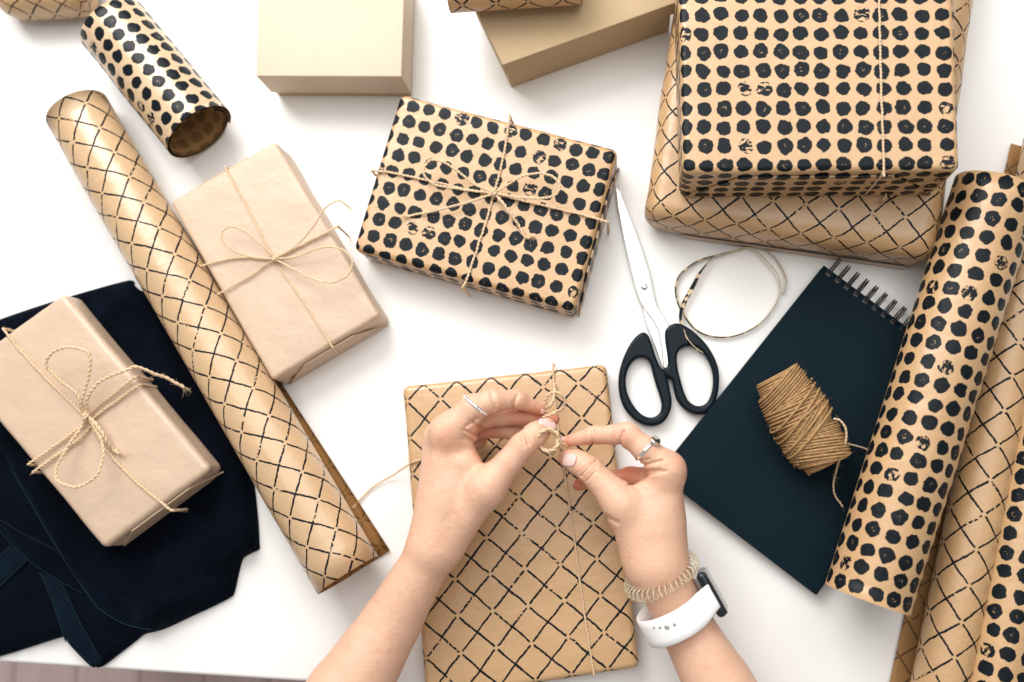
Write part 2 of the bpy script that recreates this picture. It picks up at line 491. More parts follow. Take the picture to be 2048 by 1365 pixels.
class Parcel:
    """hexahedral wrapped box given by the image corners TL,TR,BR,BL of its top at height z1, standing on z0"""
    def __init__(s, corners, z1, z0, grow=0.0):
        s.z1, s.z0 = z1, z0; s.h = z1 - z0
        c = [W(x, y, z1) for x, y in corners]
        s.c = c
        s.cen = (c[0] + c[1] + c[2] + c[3]) / 4
        s.w = ((c[1] - c[0]).length + (c[2] - c[3]).length) / 2
        s.l = ((c[0] - c[3]).length + (c[1] - c[2]).length) / 2
        s.grow = grow
    def map(s, x, y, z):
        fx = x / s.w + 0.5; fy = y / s.l + 0.5
        p = s.c[3].lerp(s.c[2], fx).lerp(s.c[0].lerp(s.c[1], fx), fy)
        g = 1 + s.grow * (1 - z / s.h)
        p = s.cen + (p - s.cen) * g
        return Vector((p.x, p.y, s.z0 + z))
    def base(s): return Vector((s.cen.x, s.cen.y, s.z0))
    def body(s, name, mat, parent, r, amp=0.0006, seed=0, n=(14, 14, 4), bulge=0.0):
        V, Fc, U = rbox(s.w, s.l, s.h, r, n)
        out = []
        for (x, y, z) in V:
            nz = noise.noise(Vector((x * 28 + seed, y * 28, z * 28)))
            n2 = noise.noise(Vector((x * 70 + seed, y * 70 + 4, z * 70)))
            side = min(1.0, max(0.0, (s.h - z) / (s.h * 0.5)))
            k = amp * (0.5 + 1.4 * side)
            lx = x + (nz * k + bulge * math.sin(PI * z / s.h)) * (1 if x > 0 else -1) * (abs(x) > s.w / 2 - r * 1.01)
            ly = y + (n2 * k + bulge * math.sin(PI * z / s.h)) * (1 if y > 0 else -1) * (abs(y) > s.l / 2 - r * 1.01)
            lz = z + (nz * amp * 0.6 if z > s.h * 0.6 else 0)
            out.append(s.map(lx, ly, lz))
        return mesh_obj(name, out, Fc, mat, parent, [u for f in U for u in f])
    def flap(s, name, mat, parent, end='y-', lift=0.0009, inset=0.9):
        """folded paper end: a trapezoid lying on the end face"""
        L = s.w if end[0] == 'y' else s.l
        hl = L / 2 - 0.003
        sg = -1 if end[1] == '-' else 1
        top = s.h * 0.86
        prof = [(-hl, 0.001), (hl, 0.001), (hl - s.h * inset, top), (-hl + s.h * inset, top)]
        mb = MB(); vs = []
        for k, off in enumerate((lift, 0.0001)):
            for (a, z) in prof:
                o = (s.l if end[0] == 'y' else s.w) / 2 + off + 0.0004
                p = s.map(a, sg * o, z) if end[0] == 'y' else s.map(sg * o, a, z)
                vs.append(p)
        fs = [[0, 1, 2, 3], [7, 6, 5, 4]] + [[i, i + 4, (i + 1) % 4 + 4, (i + 1) % 4] for i in range(4)]
        if (end in ('y+', 'x-')): fs = [f[::-1] for f in fs]
        def uvof(i):
            a, z = prof[i % 4]; e = (s.l if end[0] == 'y' else s.w) / 2 + s.h - z
            return (a, sg * e) if end[0] == 'y' else (sg * e, a)
        mb.add(vs, fs, [[uvof(i) for i in f] for f in fs])
        return mb.build(name, mat, parent, smooth=False)

# ------------------------------------------------------------------ rolls of paper
def roll(name, label, pxA, pxB, zA, zB, Rr, mats, turns=2.3, gap=0.0012, side=1, flapA=0.0, flapB=0.0, edge_ang=None,
         nst=26, lie=0.0, squash=1.0, thick=0.0003, seed=0.0, flip=False, flapz=None):
    """sheet rolled round an axis from image point A to B (axis heights zA, zB). side=+1: the outer layer passes over the
    top, down the left of A->B ... and leaves underneath to the right (as a flap); flap lengths at A and B."""
    A = W(*pxA, zA); B = W(*pxB, zB)
    ax = (B - A); L = ax.length; ax.normalize()
    rt = ax.cross(Vector((0, 0, 1))).normalized()      # to the right of A->B seen from above
    up = rt.cross(ax).normalized()
    nt = int(turns * 40)
    rows = []
    nf = 7
    for i in range(nst + 1):
        t = i / nst
        fl = flapA + (flapB - flapA) * t
        wob = 1 + 0.012 * noise.noise(Vector((t * 3.1, seed, 0)))
        sec = []
        end_a = -PI / 2 if edge_ang is None else edge_ang     # angle where outer edge sits
        arc = 0
        for k in range(nt + 1):
            a = end_a - side * turns * 2 * PI * (1 - k / nt)
            rr = (Rr - gap * turns * (1 - k / nt)) * wob
            rr *= 1 + 0.006 * noise.noise(Vector((math.cos(a) * 1.2, math.sin(a) * 1.2, t * 4 + seed)))
            sec.append((rr * math.cos(a), rr * math.sin(a) * squash))
        if edge_ang is None:
            x0, y0 = sec[-1]
            for k in range(1, nf + 1):
                s = k / nf
                sec.append((x0 + side * fl * s, y0 + (flapz if flapz is not None else lie) * s * s))
        rows.append(sec)
    m = len(rows[0])
    # arc lengths (common to all stations for the print)
    arcs = [0]
    for k in range(1, m): arcs.append(arcs[-1] + math.hypot(rows[0][k][0] - rows[0][k - 1][0], rows[0][k][1] - rows[0][k - 1][1]))
    if edge_ang is None:
        for k in range(1, nf + 1): arcs[m - nf - 1 + k] = arcs[m - nf - 1] + max(flapA, flapB) * k / nf
    V = []; nrm = side
    for layer in (0, 1):
        for i in range(nst + 1):
            base = A + ax * (L * i / nst)
            sec = rows[i]
            for k in range(m):
                k0, k1 = max(k - 1, 0), min(k + 1, m - 1)
                dx, dy = sec[k1][0] - sec[k0][0], sec[k1][1] - sec[k0][1]
                ln = math.hypot(dx, dy) or 1
                # outward normal of the sheet (away from the axis)
                nx, ny = dy / ln, -dx / ln
                if side < 0: nx, ny = -nx, -ny
                o = 0 if layer == 0 else -thick
                V.append(base + rt * (sec[k][0] + nx * o) + up * (sec[k][1] + ny * o))
    off = (nst + 1) * m
    Fc = []; U = []; MI = []
    def uvv(i, k): return (L * i / nst, arcs[k])
    for i in range(nst):
        for k in range(m - 1):
            q = [(i, k), (i, k + 1), (i + 1, k + 1), (i + 1, k)]
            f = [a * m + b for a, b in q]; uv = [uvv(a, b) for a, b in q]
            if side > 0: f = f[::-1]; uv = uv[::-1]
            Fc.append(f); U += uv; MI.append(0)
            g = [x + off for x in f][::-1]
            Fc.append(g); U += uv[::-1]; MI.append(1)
    for k in range(m - 1):
        for i in (0, nst):
            f = [i * m + k, i * m + k + 1, off + i * m + k + 1, off + i * m + k]
            Fc.append(f); U += [uvv(i, k)] * 4; MI.append(1)
    for i in range(nst):
        for k in (0, m - 1):
            f = [i * m + k, (i + 1) * m + k, off + (i + 1) * m + k, off + i * m + k]
            Fc.append(f); U += [uvv(i, k)] * 4; MI.append(1)
    o = mesh_obj(name, V, Fc, mats, None, U, MI, org=(A + B) / 2 - Vector((0, 0, 0)))
    tag(o, label, 'paper roll', 'rolls of printed wrapping paper')
    return o


# ================================================================== THE SETTING
E0, E1 = W(-500, 1325 - 500 * 0.0645), W(2700, 1325 + 2700 * 0.0645)      # front edge of the table
ed = (E1 - E0).normalized(); en = Vector((-ed.y, ed.x, 0))
tl = thing('table', (E0 + E1) / 2 - Vector((0, 0, 0.74)), 'white lacquered table covered with gifts and paper', 'table')
mb = MB()
tw, td, tt = (E1 - E0).length, 1.0, 0.028
V, Fc, U = rbox(tw, td, tt, 0.004, (4, 4, 1))
mid = (E0 + E1) / 2 + en * (td / 2)
mb.add([mid + ed * x + en * y + Vector((0, 0, z - tt)) for x, y, z in V], Fc, U)
mb.build('tabletop', M['table'], tl)
for sx in (-1, 1):
    for sy in (0.06, td - 0.06):
        mb = MB(); V, Fc, U = rbox(0.05, 0.05, 0.712, 0.004, (1, 1, 1))
        c = (E0 + E1) / 2 + ed * (sx * (tw / 2 - 0.06)) + en * sy
        mb.add([c + ed * x + en * y + Vector((0, 0, z - 0.74)) for x, y, z in V], Fc, U)
        mb.build('leg', M['table'], tl)

fl = bpy.data.objects.new('floor', None); COL.objects.link(fl); fl.location = (0, 0, -0.76); ORG[fl] = Vector((0, 0, -0.76))
tag(fl, kind='structure')
mb = MB(); mb.add([(-3, -2.4, -0.772), (3, -2.4, -0.772), (3, 2.4, -0.772), (-3, 2.4, -0.772)], [[0, 1, 2, 3]])
mb.build('subfloor', M['plank'], fl)
first = None
pw = 0.115
for i in range(-16, 16):
    if first is None:
        mb = MB(); V, Fc, U = rbox(pw - 0.0025, 4.6, 0.014, 0.0015, (1, 1, 1))
        mb.add([(x, y, z - 0.007) for x, y, z in V], Fc, U)
        first = mb.build('plank', M['plank'], None); o = first
    else:
        o = first.copy(); COL.objects.link(o)
    o.parent = fl; o.location = (i * pw + 0.03, random.uniform(-.1, .1), -0.002)

# ================================================================== BOXES
def cardboard_box(label, corners, z1, mat_lid, mat, lid_h, z0=0.0):
    P = Parcel(corners, z1, z0)
    t = thing('cardboard_box', P.base(), label, 'box', 'plain cardboard gift boxes')
    L = Parcel(corners, z1, z1 - lid_h); L.body('lid', mat_lid, t, 0.0012, 0.0, 1, (2, 2, 1))
    V, Fc, U = rbox(P.w - 0.005, P.l - 0.005, z1 - z0 - 0.003, 0.0010, (2, 2, 1))
    mesh_obj('base', [P.map(x, y, z) for x, y, z in V], Fc, mat, t, [u for f in U for u in f])
    return P
cardboard_box('cardboard box with glare painted into its lid, behind the dotted gift',
              [(518, -75), (811, -75), (803, 154), (512, 153)], 0.055, M['board_glare'], M['board'], 0.042)
cardboard_box('tan cardboard lidded box lying askew with a lattice paper roll on it',
              [(925, -34), (1272, -159), (1352, 6), (1005, 131)], 0.062, M['board'], M['board'], 0.022)

# ================================================================== WRAPPED GIFTS
GG = 'wrapped gift parcels'
# dotted gift with bow, centre
P = Parcel([(800, 186), (1237, 299), (1149, 624), (705, 499)], 0.045, 0.0)
t = thing('gift', P.base(), 'dotted gift tied both ways with a jute bow, beside the open scissors', 'gift', GG)
mt = paper('paper_dots_bow', 'dots', 0.0161, (0.003, 0.004), rough=0.34)
P.body('wrapping_paper', mt, t, 0.0065, 0.0006, 3)
P.flap('end_flap', mt, t, 'x+', 0.0012, 0.8)
q = lambda pts: zc(680, 180, 2.9034, pts)
z = 0.045 + 0.0012
mb = MB()
twine(mb, over(q([(985, 158), (960, 330), (930, 470), (895, 600), (850, 760), (790, 940), (735, 1105), (715, 1140)]), z, 0.001, 0.0014), 0.0012, 12)
twine(mb, over(q([(190, 467), (300, 482), (500, 525), (720, 575), (895, 605), (1130, 660), (1400, 725), (1545, 765)]), z + 0.0012, 0.001, 0.0014), 0.0012, 12)
tw_ = mb.build('twine', M['twine'], t)
mb = MB()
kz = z + 0.0035
twine(mb, arch(q([(895, 600), (780, 548), (680, 470), (600, 420), (535, 408), (490, 445), (497, 510), (560, 553), (700, 578), (890, 602)]), kz, 0.012), 0.0012, 14)
twine(mb, arch(q([(895, 600), (960, 560), (1050, 505), (1150, 485), (1235, 503), (1275, 555), (1255, 606), (1180, 628), (1050, 625), (900, 602)]), kz, 0.013), 0.0012, 14)
twine(mb, [W(x, y, zz) for (x, y), zz in zip(q([(895, 600), (780, 643), (600, 692), (450, 722), (392, 737)]), (kz, kz + .004, kz + .002, z + .001, z + .001))], 0.0012, 14, (False, True))
twine(mb, [W(x, y, zz) for (x, y), zz in zip(q([(895, 600), (940, 650), (990, 720), (1040, 795), (1072, 850), (1100, 862)]), (kz, kz + .004, kz + .003, z + .002, z + .001, z + .001))], 0.0014, 60, (False, True))
knot(mb, W(*q([(893, 600)])[0], kz + 0.0015), 0.0028)
mb.build('bow', M['twine'], tw_)

# plain kraft gift with bow beside the long roll
P = Parcel([(338, 403), (551, 281), (761, 632), (543, 763)], 0.040, 0.0)
t = thing('gift', P.base(), 'plain kraft gift with thin jute bow, lying along the long lattice roll', 'gift', GG)
P.body('wrapping_paper', M['kraft_plain'], t, 0.0045, 0.0009, 11)
P.flap('end_flap', M['kraft_plain'], t, 'y-', 0.0014, 0.75)
P.flap('end_flap', M['kraft_plain'], t, 'y+', 0.0014, 0.75)
q = lambda pts: zc(0, 440, 2.56, pts)
z = 0.040 + 0.001
mb = MB()
twine(mb, over([(452, 337), (478, 385), (510, 445), (548, 518), (590, 580), (625, 632), (662, 690)], z, 0.001, 0.002), 0.0010, 14)
twine(mb, over([(402, 533), (440, 522), (490, 515), (548, 517), (605, 490), (671, 455)], z + 0.001, 0.001, 0.002), 0.0010, 14)
twine(mb, over([(439, 587), (490, 558), (548, 520), (590, 497), (672, 456)], z + 0.0015, 0.001, 0.002), 0.0010, 14)
tw_ = mb.build('twine', M['twine'], t)
mb = MB(); kz = z + 0.003
twine(mb, arch(q([(1410, 200), (1350, 140), (1255, 62), (1180, 36), (1135, 70), (1150, 125), (1225, 172), (1330, 196), (1410, 200)]), kz, 0.012), 0.0010, 14)
twine(mb, arch(q([(1410, 200), (1520, 187), (1650, 142), (1745, 150), (1803, 205), (1782, 280), (1705, 320), (1610, 305), (1500, 250), (1410, 203)]), kz, 0.014), 0.0010, 14)
twine(mb, [W(x, y, zz) for x, y, zz in ((548, 518, kz), (590, 493, kz + .006), (625, 455, kz + .012), (643, 425, kz + .014), (660, 409, kz + .014), (678, 402, kz + .012), (696, 413, kz + .008))], 0.0010, 14, (False, True))
knot(mb, W(549, 518, kz + 0.001), 0.0022)
mb.build('bow', M['twine'], tw_)

# plain kraft gift on the dark cloth
P = Parcel([(-90, 742), (126, 586), (422, 938), (206, 1099)], 0.046, 0.0125)
t = thing('gift', P.base(), 'plain kraft gift with thick jute bow lying on the navy cloth', 'gift', GG)
P.body('wrapping_paper', M['kraft_plain'], t, 0.0060, 0.0010, 23)
P.flap('end_flap', M['kraft_plain'], t, 'y-', 0.0014, 0.8)
z = 0.046 + 0.0014
mb = MB()
twine(mb, over([(9, 662), (45, 706), (95, 760), (165, 830), (212, 898), (258, 950), (300, 988), (340, 1019)], z, 0.014, 0.0022), 0.0013, 30)
twine(mb, over([(60, 927), (105, 895), (165, 850), (178, 828), (225, 790), (268, 757)], z + 0.0015, 0.014, 0.0022), 0.0013, 30)
twine(mb, over([(68, 942), (115, 910), (170, 868), (185, 838), (232, 803), (276, 772)], z + 0.0012, 0.014, 0.0022), 0.0013, 30)
tw_ = mb.build('twine', M['twine'], t)
mb = MB(); kz = z + 0.0045
twine(mb, arch([(172, 832), (156, 792), (115, 757), (93, 731), (102, 708), (132, 695), (166, 699), (180, 717), (178, 748), (168, 785), (161, 811), (172, 830)], kz, 0.020), 0.0015, 30)
twine(mb, arch([(174, 832), (155, 865), (130, 903), (113, 935), (112, 955), (124, 968), (155, 974), (188, 957), (204, 927), (207, 897), (196, 866), (178, 838)], kz, 0.016), 0.0015, 30)
twine(mb, [W(x, y, zz) for x, y, zz in ((172, 830, kz), (176, 795, kz + .008), (203, 762, kz + .012), (252, 740, kz + .010), (275, 735, kz + .008), (315, 750, kz - .004), (350, 765, kz - .012), (368, 777, kz - .016))], 0.0016, 40, (False, True))
twine(mb, [W(x, y, zz) for x, y, zz in ((176, 832, kz), (195, 852, kz + .005), (212, 880, kz + .003), (226, 899, z + .001), (238, 908, z + .001))], 0.0018, 90, (False, True))
knot(mb, W(172, 835, kz + 0.002), 0.0034, 4)
mb.build('bow', M['twine'], tw_)

# large lattice gift at the bottom of the stack, dotted one on top
P = Parcel([(1383, -190), (1975, -160), (1879, 512), (1291, 430)], 0.056, 0.0)
t = thing('gift', P.base(), 'large lattice printed gift under the dotted one in the stack', 'gift', GG)
mt = paper('paper_lattice_big', 'lattice', 0.0202, (0.004, 0.009), rough=0.36)
P.body('wrapping_paper', mt, t, 0.0155, 0.0010, 31, bulge=0.002)
mbq = MB(); vs = []
for k in range(13):
    a = -P.w * 0.36 + P.w * 0.80 * k / 12
    for zz in (0.0012, 0.0135): vs.append(P.map(a, -P.l / 2 - 0.0032 + (0.0022 if zz < 0.01 else 0) * 0, zz))
mbq.add(vs, [[2 * k, 2 * k + 2, 2 * k + 3, 2 * k + 1] for k in range(12)], [[(0.01 * k, 0), (0.01 * k + .01, 0), (0.01 * k + .01, .012), (0.01 * k, .012)] for k in range(12)])
mbq.build('paper_hem', M['kraft_plain'], t)
P = Parcel([(1352, -175), (1903, -170), (1921, 341), (1366, 347)], 0.124, 0.0575)
t = thing('gift', P.base(), 'large dotted gift with one thin jute strand, on top of the stack', 'gift', GG)
mt = paper('paper_dots_big', 'dots', 0.0161, (0.0035, 0.0020), rough=0.36)
P.body('wrapping_paper', mt, t, 0.0060, 0.0007, 41)
P.flap('end_flap', mt, t, 'y-', 0.0012, 0.7)
mb = MB()
twine(mb, over([(1752, -165), (1758, 0), (1762, 170), (1768, 340)], 0.1252, 0.060, 0.002), 0.0010, 10)
twine(mb, [W(1770, 376, 0.066), W(1772, 392, 0.062), W(1764, 402, 0.0585)], 0.0010, 40, (False, True))
mb.build('twine', M['twine'], t)

# lattice gift being tied
P = Parcel([(804, 773), (1212, 728), (1279, 1337), (850, 1403)], 0.022, 0.0)
t = thing('gift', P.base(), 'flat lattice printed gift being tied under the two hands', 'gift', GG)
mt = paper('paper_lattice_flat', 'lattice', 0.0228, (0.012, 0.006), rough=0.36)
P.body('wrapping_paper', mt, t, 0.0060, 0.0007, 51)
mb = MB()
z = 0.0232
twine(mb, over([(1106, 732), (1109, 790), (1116, 860), (1126, 925), (1138, 1010), (1150, 1090), (1162, 1180), (1174, 1265), (1187, 1346)], z, 0.001, 0.002), 0.0010, 10)
twine(mb, [W(x, y, zz) for x, y, zz in ((1098, 842, .058), (1062, 852, .052), (1020, 868, .046), (985, 893, .040), (930, 910, .031), (870, 917, .0255), (842, 920, .0245), (822, 927, .0225), (808, 936, .017), (787, 950, .006), (748, 973, .0025), (720, 999, .0022), (706, 1017, .0022))], 0.0010, 14)
for k in range(14): fibre(mb, W(824, 927, .024), Vector((random.gauss(-.6, .6), random.gauss(0, .7), .4)), random.uniform(.004, .009))
tw_ = mb.build('twine', M['twine'], t)
mb = MB()
twine(mb, [W(1109, 768, 0.0245), W(1109, 785, 0.034), W(1105, 805, 0.05)] + [W(1110 + 19 * math.sin(a), 805 - 20 * math.cos(a), 0.068 + 0.006 * math.cos(a)) for a in np.linspace(-2.2, 2.4, 12)] + [W(1110, 826, .074), W(1096, 831, .074), W(1086, 836, .07)], 0.0014, 20)
twine(mb, [W(1120, 892, .082)] + [W(1096 + 22 * math.cos(a), 881 + 21 * math.sin(a), 0.091 + 0.004 * math.sin(a * 2)) for a in np.linspace(0.5, 5.6, 14)] + [W(1121, 886, .082), W(1136, 893, .074)], 0.0017, 120)
twine(mb, [W(1098, 860, .086)] + [W(1098 + 18 * math.cos(a), 882 + 19 * math.sin(a), 0.086 + 0.003 * math.sin(a * 3)) for a in np.linspace(-1.4, 1.5, 8)] + [W(1088, 898, .084), W(1078, 890, .082)], 0.0016, 120)
twine(mb, [W(1118, 895, .068), W(1124, 905, .055), W(1128, 925, .035), W(1130, 950, .0238)], 0.0010, 20)
mb.build('bow', M['twine'], tw_)

# rounded lattice gift in the top left corner
P = Parcel([(-70, -130), (175, -150), (160, 6), (-26, 16)], 0.05, 0.0)
t = thing('gift', P.base(), 'rounded lattice gift cut off at the top left corner', 'gift', GG)
P.body('wrapping_paper', paper('paper_lattice_corner', 'lattice', 0.022, (0.002, 0.001), rough=0.4), t, 0.024, 0.0008, 61)

# ================================================================== ROLLS
KB = M['kraft_back']
lat = lambda n, off, r=0.33, b=KRAFT: paper(n, 'lattice', 0.0212, off, rough=r, base=b)
roll('paper_roll', 'long lattice printed paper roll leaning on the plain kraft gift', (155, 222), (697, 1150), 0.032, 0.032, 0.032,
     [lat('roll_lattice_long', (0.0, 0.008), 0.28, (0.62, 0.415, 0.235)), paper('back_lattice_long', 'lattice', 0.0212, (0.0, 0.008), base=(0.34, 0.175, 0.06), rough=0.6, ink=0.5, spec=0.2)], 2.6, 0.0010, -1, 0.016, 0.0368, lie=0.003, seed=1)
roll('paper_roll', 'short wide dotted paper roll with its open end showing', (226, 53), (398, 266), 0.0375, 0.0375, 0.0365,
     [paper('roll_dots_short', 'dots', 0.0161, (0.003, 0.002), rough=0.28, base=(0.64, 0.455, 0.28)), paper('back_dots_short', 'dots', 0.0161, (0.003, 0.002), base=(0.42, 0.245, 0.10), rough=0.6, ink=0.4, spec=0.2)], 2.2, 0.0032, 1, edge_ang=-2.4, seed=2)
roll('paper_roll', 'loose dotted paper roll lying over the black notepad', (1993, 374), (1733, 1198), 0.058, 0.0505, 0.0365,
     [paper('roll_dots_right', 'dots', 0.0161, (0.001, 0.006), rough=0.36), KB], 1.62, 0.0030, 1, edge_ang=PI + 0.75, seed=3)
roll('paper_roll', 'slim lattice paper roll between the two dotted rolls at the right', (2103, 285), (1869, 1425), 0.0238, 0.0238, 0.0236,
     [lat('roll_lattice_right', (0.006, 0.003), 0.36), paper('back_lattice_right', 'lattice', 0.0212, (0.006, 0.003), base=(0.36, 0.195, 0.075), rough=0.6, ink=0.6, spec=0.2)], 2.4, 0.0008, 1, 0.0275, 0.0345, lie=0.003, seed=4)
roll('paper_roll', 'dotted paper roll cut off by the right edge', (2116, 700), (1977, 1425), 0.0262, 0.0262, 0.026,
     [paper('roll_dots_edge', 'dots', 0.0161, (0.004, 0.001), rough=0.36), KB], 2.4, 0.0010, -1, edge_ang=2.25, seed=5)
roll('paper_roll', 'small lattice paper roll lying on the tan cardboard box', (899, -24), (1163, -42), 0.0855, 0.0855, 0.023,
     [lat('roll_lattice_box', (0.002, 0.004), 0.45), KB], 2.3, 0.0008, 1, edge_ang=-1.0, seed=6)

# ================================================================== SCISSORS
def flat_shape(name, loops, z, ext, bev, mat, parent, smooth_loops=True, res=2):
    cu = bpy.data.curves.new(name, 'CURVE'); cu.dimensions = '2D'; cu.fill_mode = 'BOTH'
    cu.extrude = ext; cu.bevel_depth = bev; cu.bevel_resolution = res; cu.offset = -0.7 * bev
    for L in loops:
        pts = [W(x, y, z) for x, y in L]
        if smooth_loops:
            P3 = [pts[-1]] + pts + [pts[0], pts[1]]
            d = []
            for i in range(1, len(P3) - 2):
                a, b, c, e = P3[i - 1], P3[i], P3[i + 1], P3[i + 2]
                for k in range(6):
                    u = k / 6
                    d.append(0.5 * ((2 * b) + (c - a) * u + (2 * a - 5 * b + 4 * c - e) * u * u + (3 * b - a - 3 * c + e) * u ** 3))
            pts = d
        sp = cu.splines.new('POLY'); sp.points.add(len(pts) - 1); sp.use_cyclic_u = True
        for i, p in enumerate(pts): sp.points[i].co = (p.x, p.y, 0, 1)
    tmp = bpy.data.objects.new(name + '_tmp', cu); COL.objects.link(tmp)
    me = bpy.data.meshes.new_from_object(tmp.evaluated_get(bpy.context.evaluated_depsgraph_get()))
    bpy.data.objects.remove(tmp)
    vs = [Vector(v.co) + Vector((0, 0, z)) for v in me.vertices]
    fs = [list(p.vertices) for p in me.polygons]
    o = mesh_obj(name, vs, fs, mat, parent, smooth=False)
    # smooth the rounded rim, keep the flat faces crisp
    for p in o.data.polygons: p.use_smooth = abs(p.normal.z) < 0.999
    return o
s_ = lambda pts: zc(1200, 380, 2.842, pts)
t = thing('scissors', W(1300, 620, 0), 'black handled steel scissors with their blades nearly closed', 'scissors')
flat_shape('blade', [s_([(108, -20), (150, 120), (205, 260), (262, 420), (298, 560), (302, 640), (335, 760), (375, 900), (392, 1000), (372, 1040), (352, 1000), (318, 900), (262, 760), (236, 640), (214, 560), (178, 400), (140, 220), (116, 60)])], 0.0042, 0.0007, 0.0004, M['steel'], t, False, 1)
flat_shape('blade', [s_([(88, -22), (112, 10), (152, 110), (200, 232), (246, 360), (282, 480), (304, 590), (322, 660), (350, 705), (388, 765), (402, 860), (398, 960), (380, 1012), (362, 1012), (352, 900), (334, 800), (300, 740), (262, 690), (226, 632), (200, 555), (176, 460), (148, 340), (122, 210), (100, 90), (97, 50)])], 0.0064, 0.0008, 0.0005, M['steel'], t, False, 1)
hl = flat_shape('handle', [s_([(240, 818), (200, 848), (162, 905), (128, 985), (110, 1070), (114, 1160), (140, 1235), (190, 1297), (250, 1332), (310, 1337), (362, 1312), (394, 1258), (402, 1200), (392, 1140), (380, 1085), (366, 1040), (338, 1008), (312, 950), (290, 880), (268, 830)]),
                    s_([(222, 952), (190, 968), (160, 1008), (143, 1070), (147, 1140), (172, 1205), (212, 1262), (258, 1294), (305, 1298), (342, 1272), (354, 1225), (342, 1170), (322, 1110), (305, 1050), (288, 985), (262, 956)])],
                 0.0062, 0.0022, 0.0026, M['black_plastic'], t)
hr = flat_shape('handle', [s_([(428, 766), (392, 782), (374, 812), (376, 870), (388, 950), (388, 1005), (366, 1020), (362, 1045), (384, 1066), (412, 1080), (424, 1140), (444, 1200), (490, 1250), (548, 1273), (606, 1260), (646, 1212), (668, 1130), (670, 1040), (650, 970), (612, 900), (565, 845), (510, 798), (462, 772)]),
                    s_([(498, 886), (456, 902), (433, 940), (436, 1010), (452, 1080), (472, 1150), (500, 1205), (548, 1234), (598, 1224), (630, 1180), (646, 1105), (640, 1030), (612, 960), (575, 912), (540, 892)])],
                 0.0068, 0.0022, 0.0026, M['black_plastic'], t)
mb = MB(); c = W(*s_([(252, 552)])[0], 0.0078)
ring = []
for (r, zz) in ((0.0030, 0), (0.0030, 0.0008), (0.0024, 0.0013), (0.0006, 0.0014)):
    ring += [c + Vector((r * math.cos(a), r * math.sin(a), zz)) for a in np.linspace(0, 2 * PI, 20, endpoint=False)]
mb.add(ring, [[j * 20 + i, j * 20 + (i + 1) % 20, (j + 1) * 20 + (i + 1) % 20, (j + 1) * 20 + i] for j in range(3) for i in range(20)] + [[60 + i for i in range(20)]])
mb.build('pivot_screw', M['steel'], t)

# ================================================================== PAPER STRIP
rp = zc(1330, 480, 6.5, [(1540, 712), (1575, 600), (1578, 500), (1500, 330), (1400, 205), (1290, 130), (1120, 95), (960, 125), (800, 170), (640, 212), (500, 250), (370, 312), (220, 430), (155, 540), (140, 640), (152, 760), (190, 870), (255, 985), (330, 1095), (420, 1180), (560, 1245), (740, 1268), (900, 1250), (1080, 1185), (1250, 1075), (1400, 900), (1480, 740), (1500, 600), (1455, 430), (1330, 285), (1190, 150), (1050, 100), (900, 140), (760, 185), (630, 225), (540, 320), (450, 440), (390, 560), (320, 690), (255, 810), (215, 920), (205, 1040), (232, 1160), (285, 1290), (360, 1380), (440, 1445), (490, 1475)])
rpz = []
n_ = len(rp)
for i in range(n_):
    z = 0.0032
    if i >= 28: z = 0.0060
    if i >= 42: z = min(0.0155, 0.006 + (i - 41) * 0.0032)
    rpz.append(z)
path = cr([W(x, y, zz) for (x, y), zz in zip(rp, rpz)], 0.0025)
T, N, B = frames(path)
mb = MB(); vs = []; us = []
nn = len(path)
for i, p in enumerate(path):
    f = i / nn
    tx = Vector((T[i].x, T[i].y, 0)).normalized(); sd = Vector((-tx.y, tx.x, 0))
    tilt = 0.12 + 0.35 * math.exp(-((f - 0.22) / 0.10) ** 2) + 0.95 * math.exp(-((f - 0.86) / 0.055) ** 2)
    wv = Vector((0, 0, math.cos(tilt))) + sd * math.sin(tilt)
    hw = 0.0023
    th = wv.cross(tx) * 0.00028
    for a, b in ((-1, -1), (1, -1), (1, 1), (-1, 1)): vs.append(p + wv * (hw * a) + th * b)
fs = []; uv = []; smi = []
for i in range(nn - 1):
    for k in range(4):
        fs.append([i * 4 + k, i * 4 + (k + 1) % 4, (i + 1) * 4 + (k + 1) % 4, (i + 1) * 4 + k])
        v0, v1 = (0.0, 0.005) if k == 0 else ((0.005, 0.0) if k == 2 else (0, 0))
        smi.append(0 if k == 0 else 1)
        uv.append([(i * .0025, v0 + .1 * (k == 2)), (i * .0025, v1 + .1 * (k == 2)), (i * .0025 + .0025, v1 + .1 * (k == 2)), (i * .0025 + .0025, v0 + .1 * (k == 2))])
mb.add(vs, fs, uv); mb.m = smi
o = mb.build('paper_strip', [paper('strip_paper', 'dots', 0.0161, (0.002, 0.0055), base=(0.62, 0.46, 0.27), rough=0.45), paper('strip_back', None, base=(0.66, 0.52, 0.33), rough=0.5)], None, org=W(1460, 590, 0))
tag(o, 'thin curled offcut of printed kraft paper looped beside the scissors', 'paper strip')

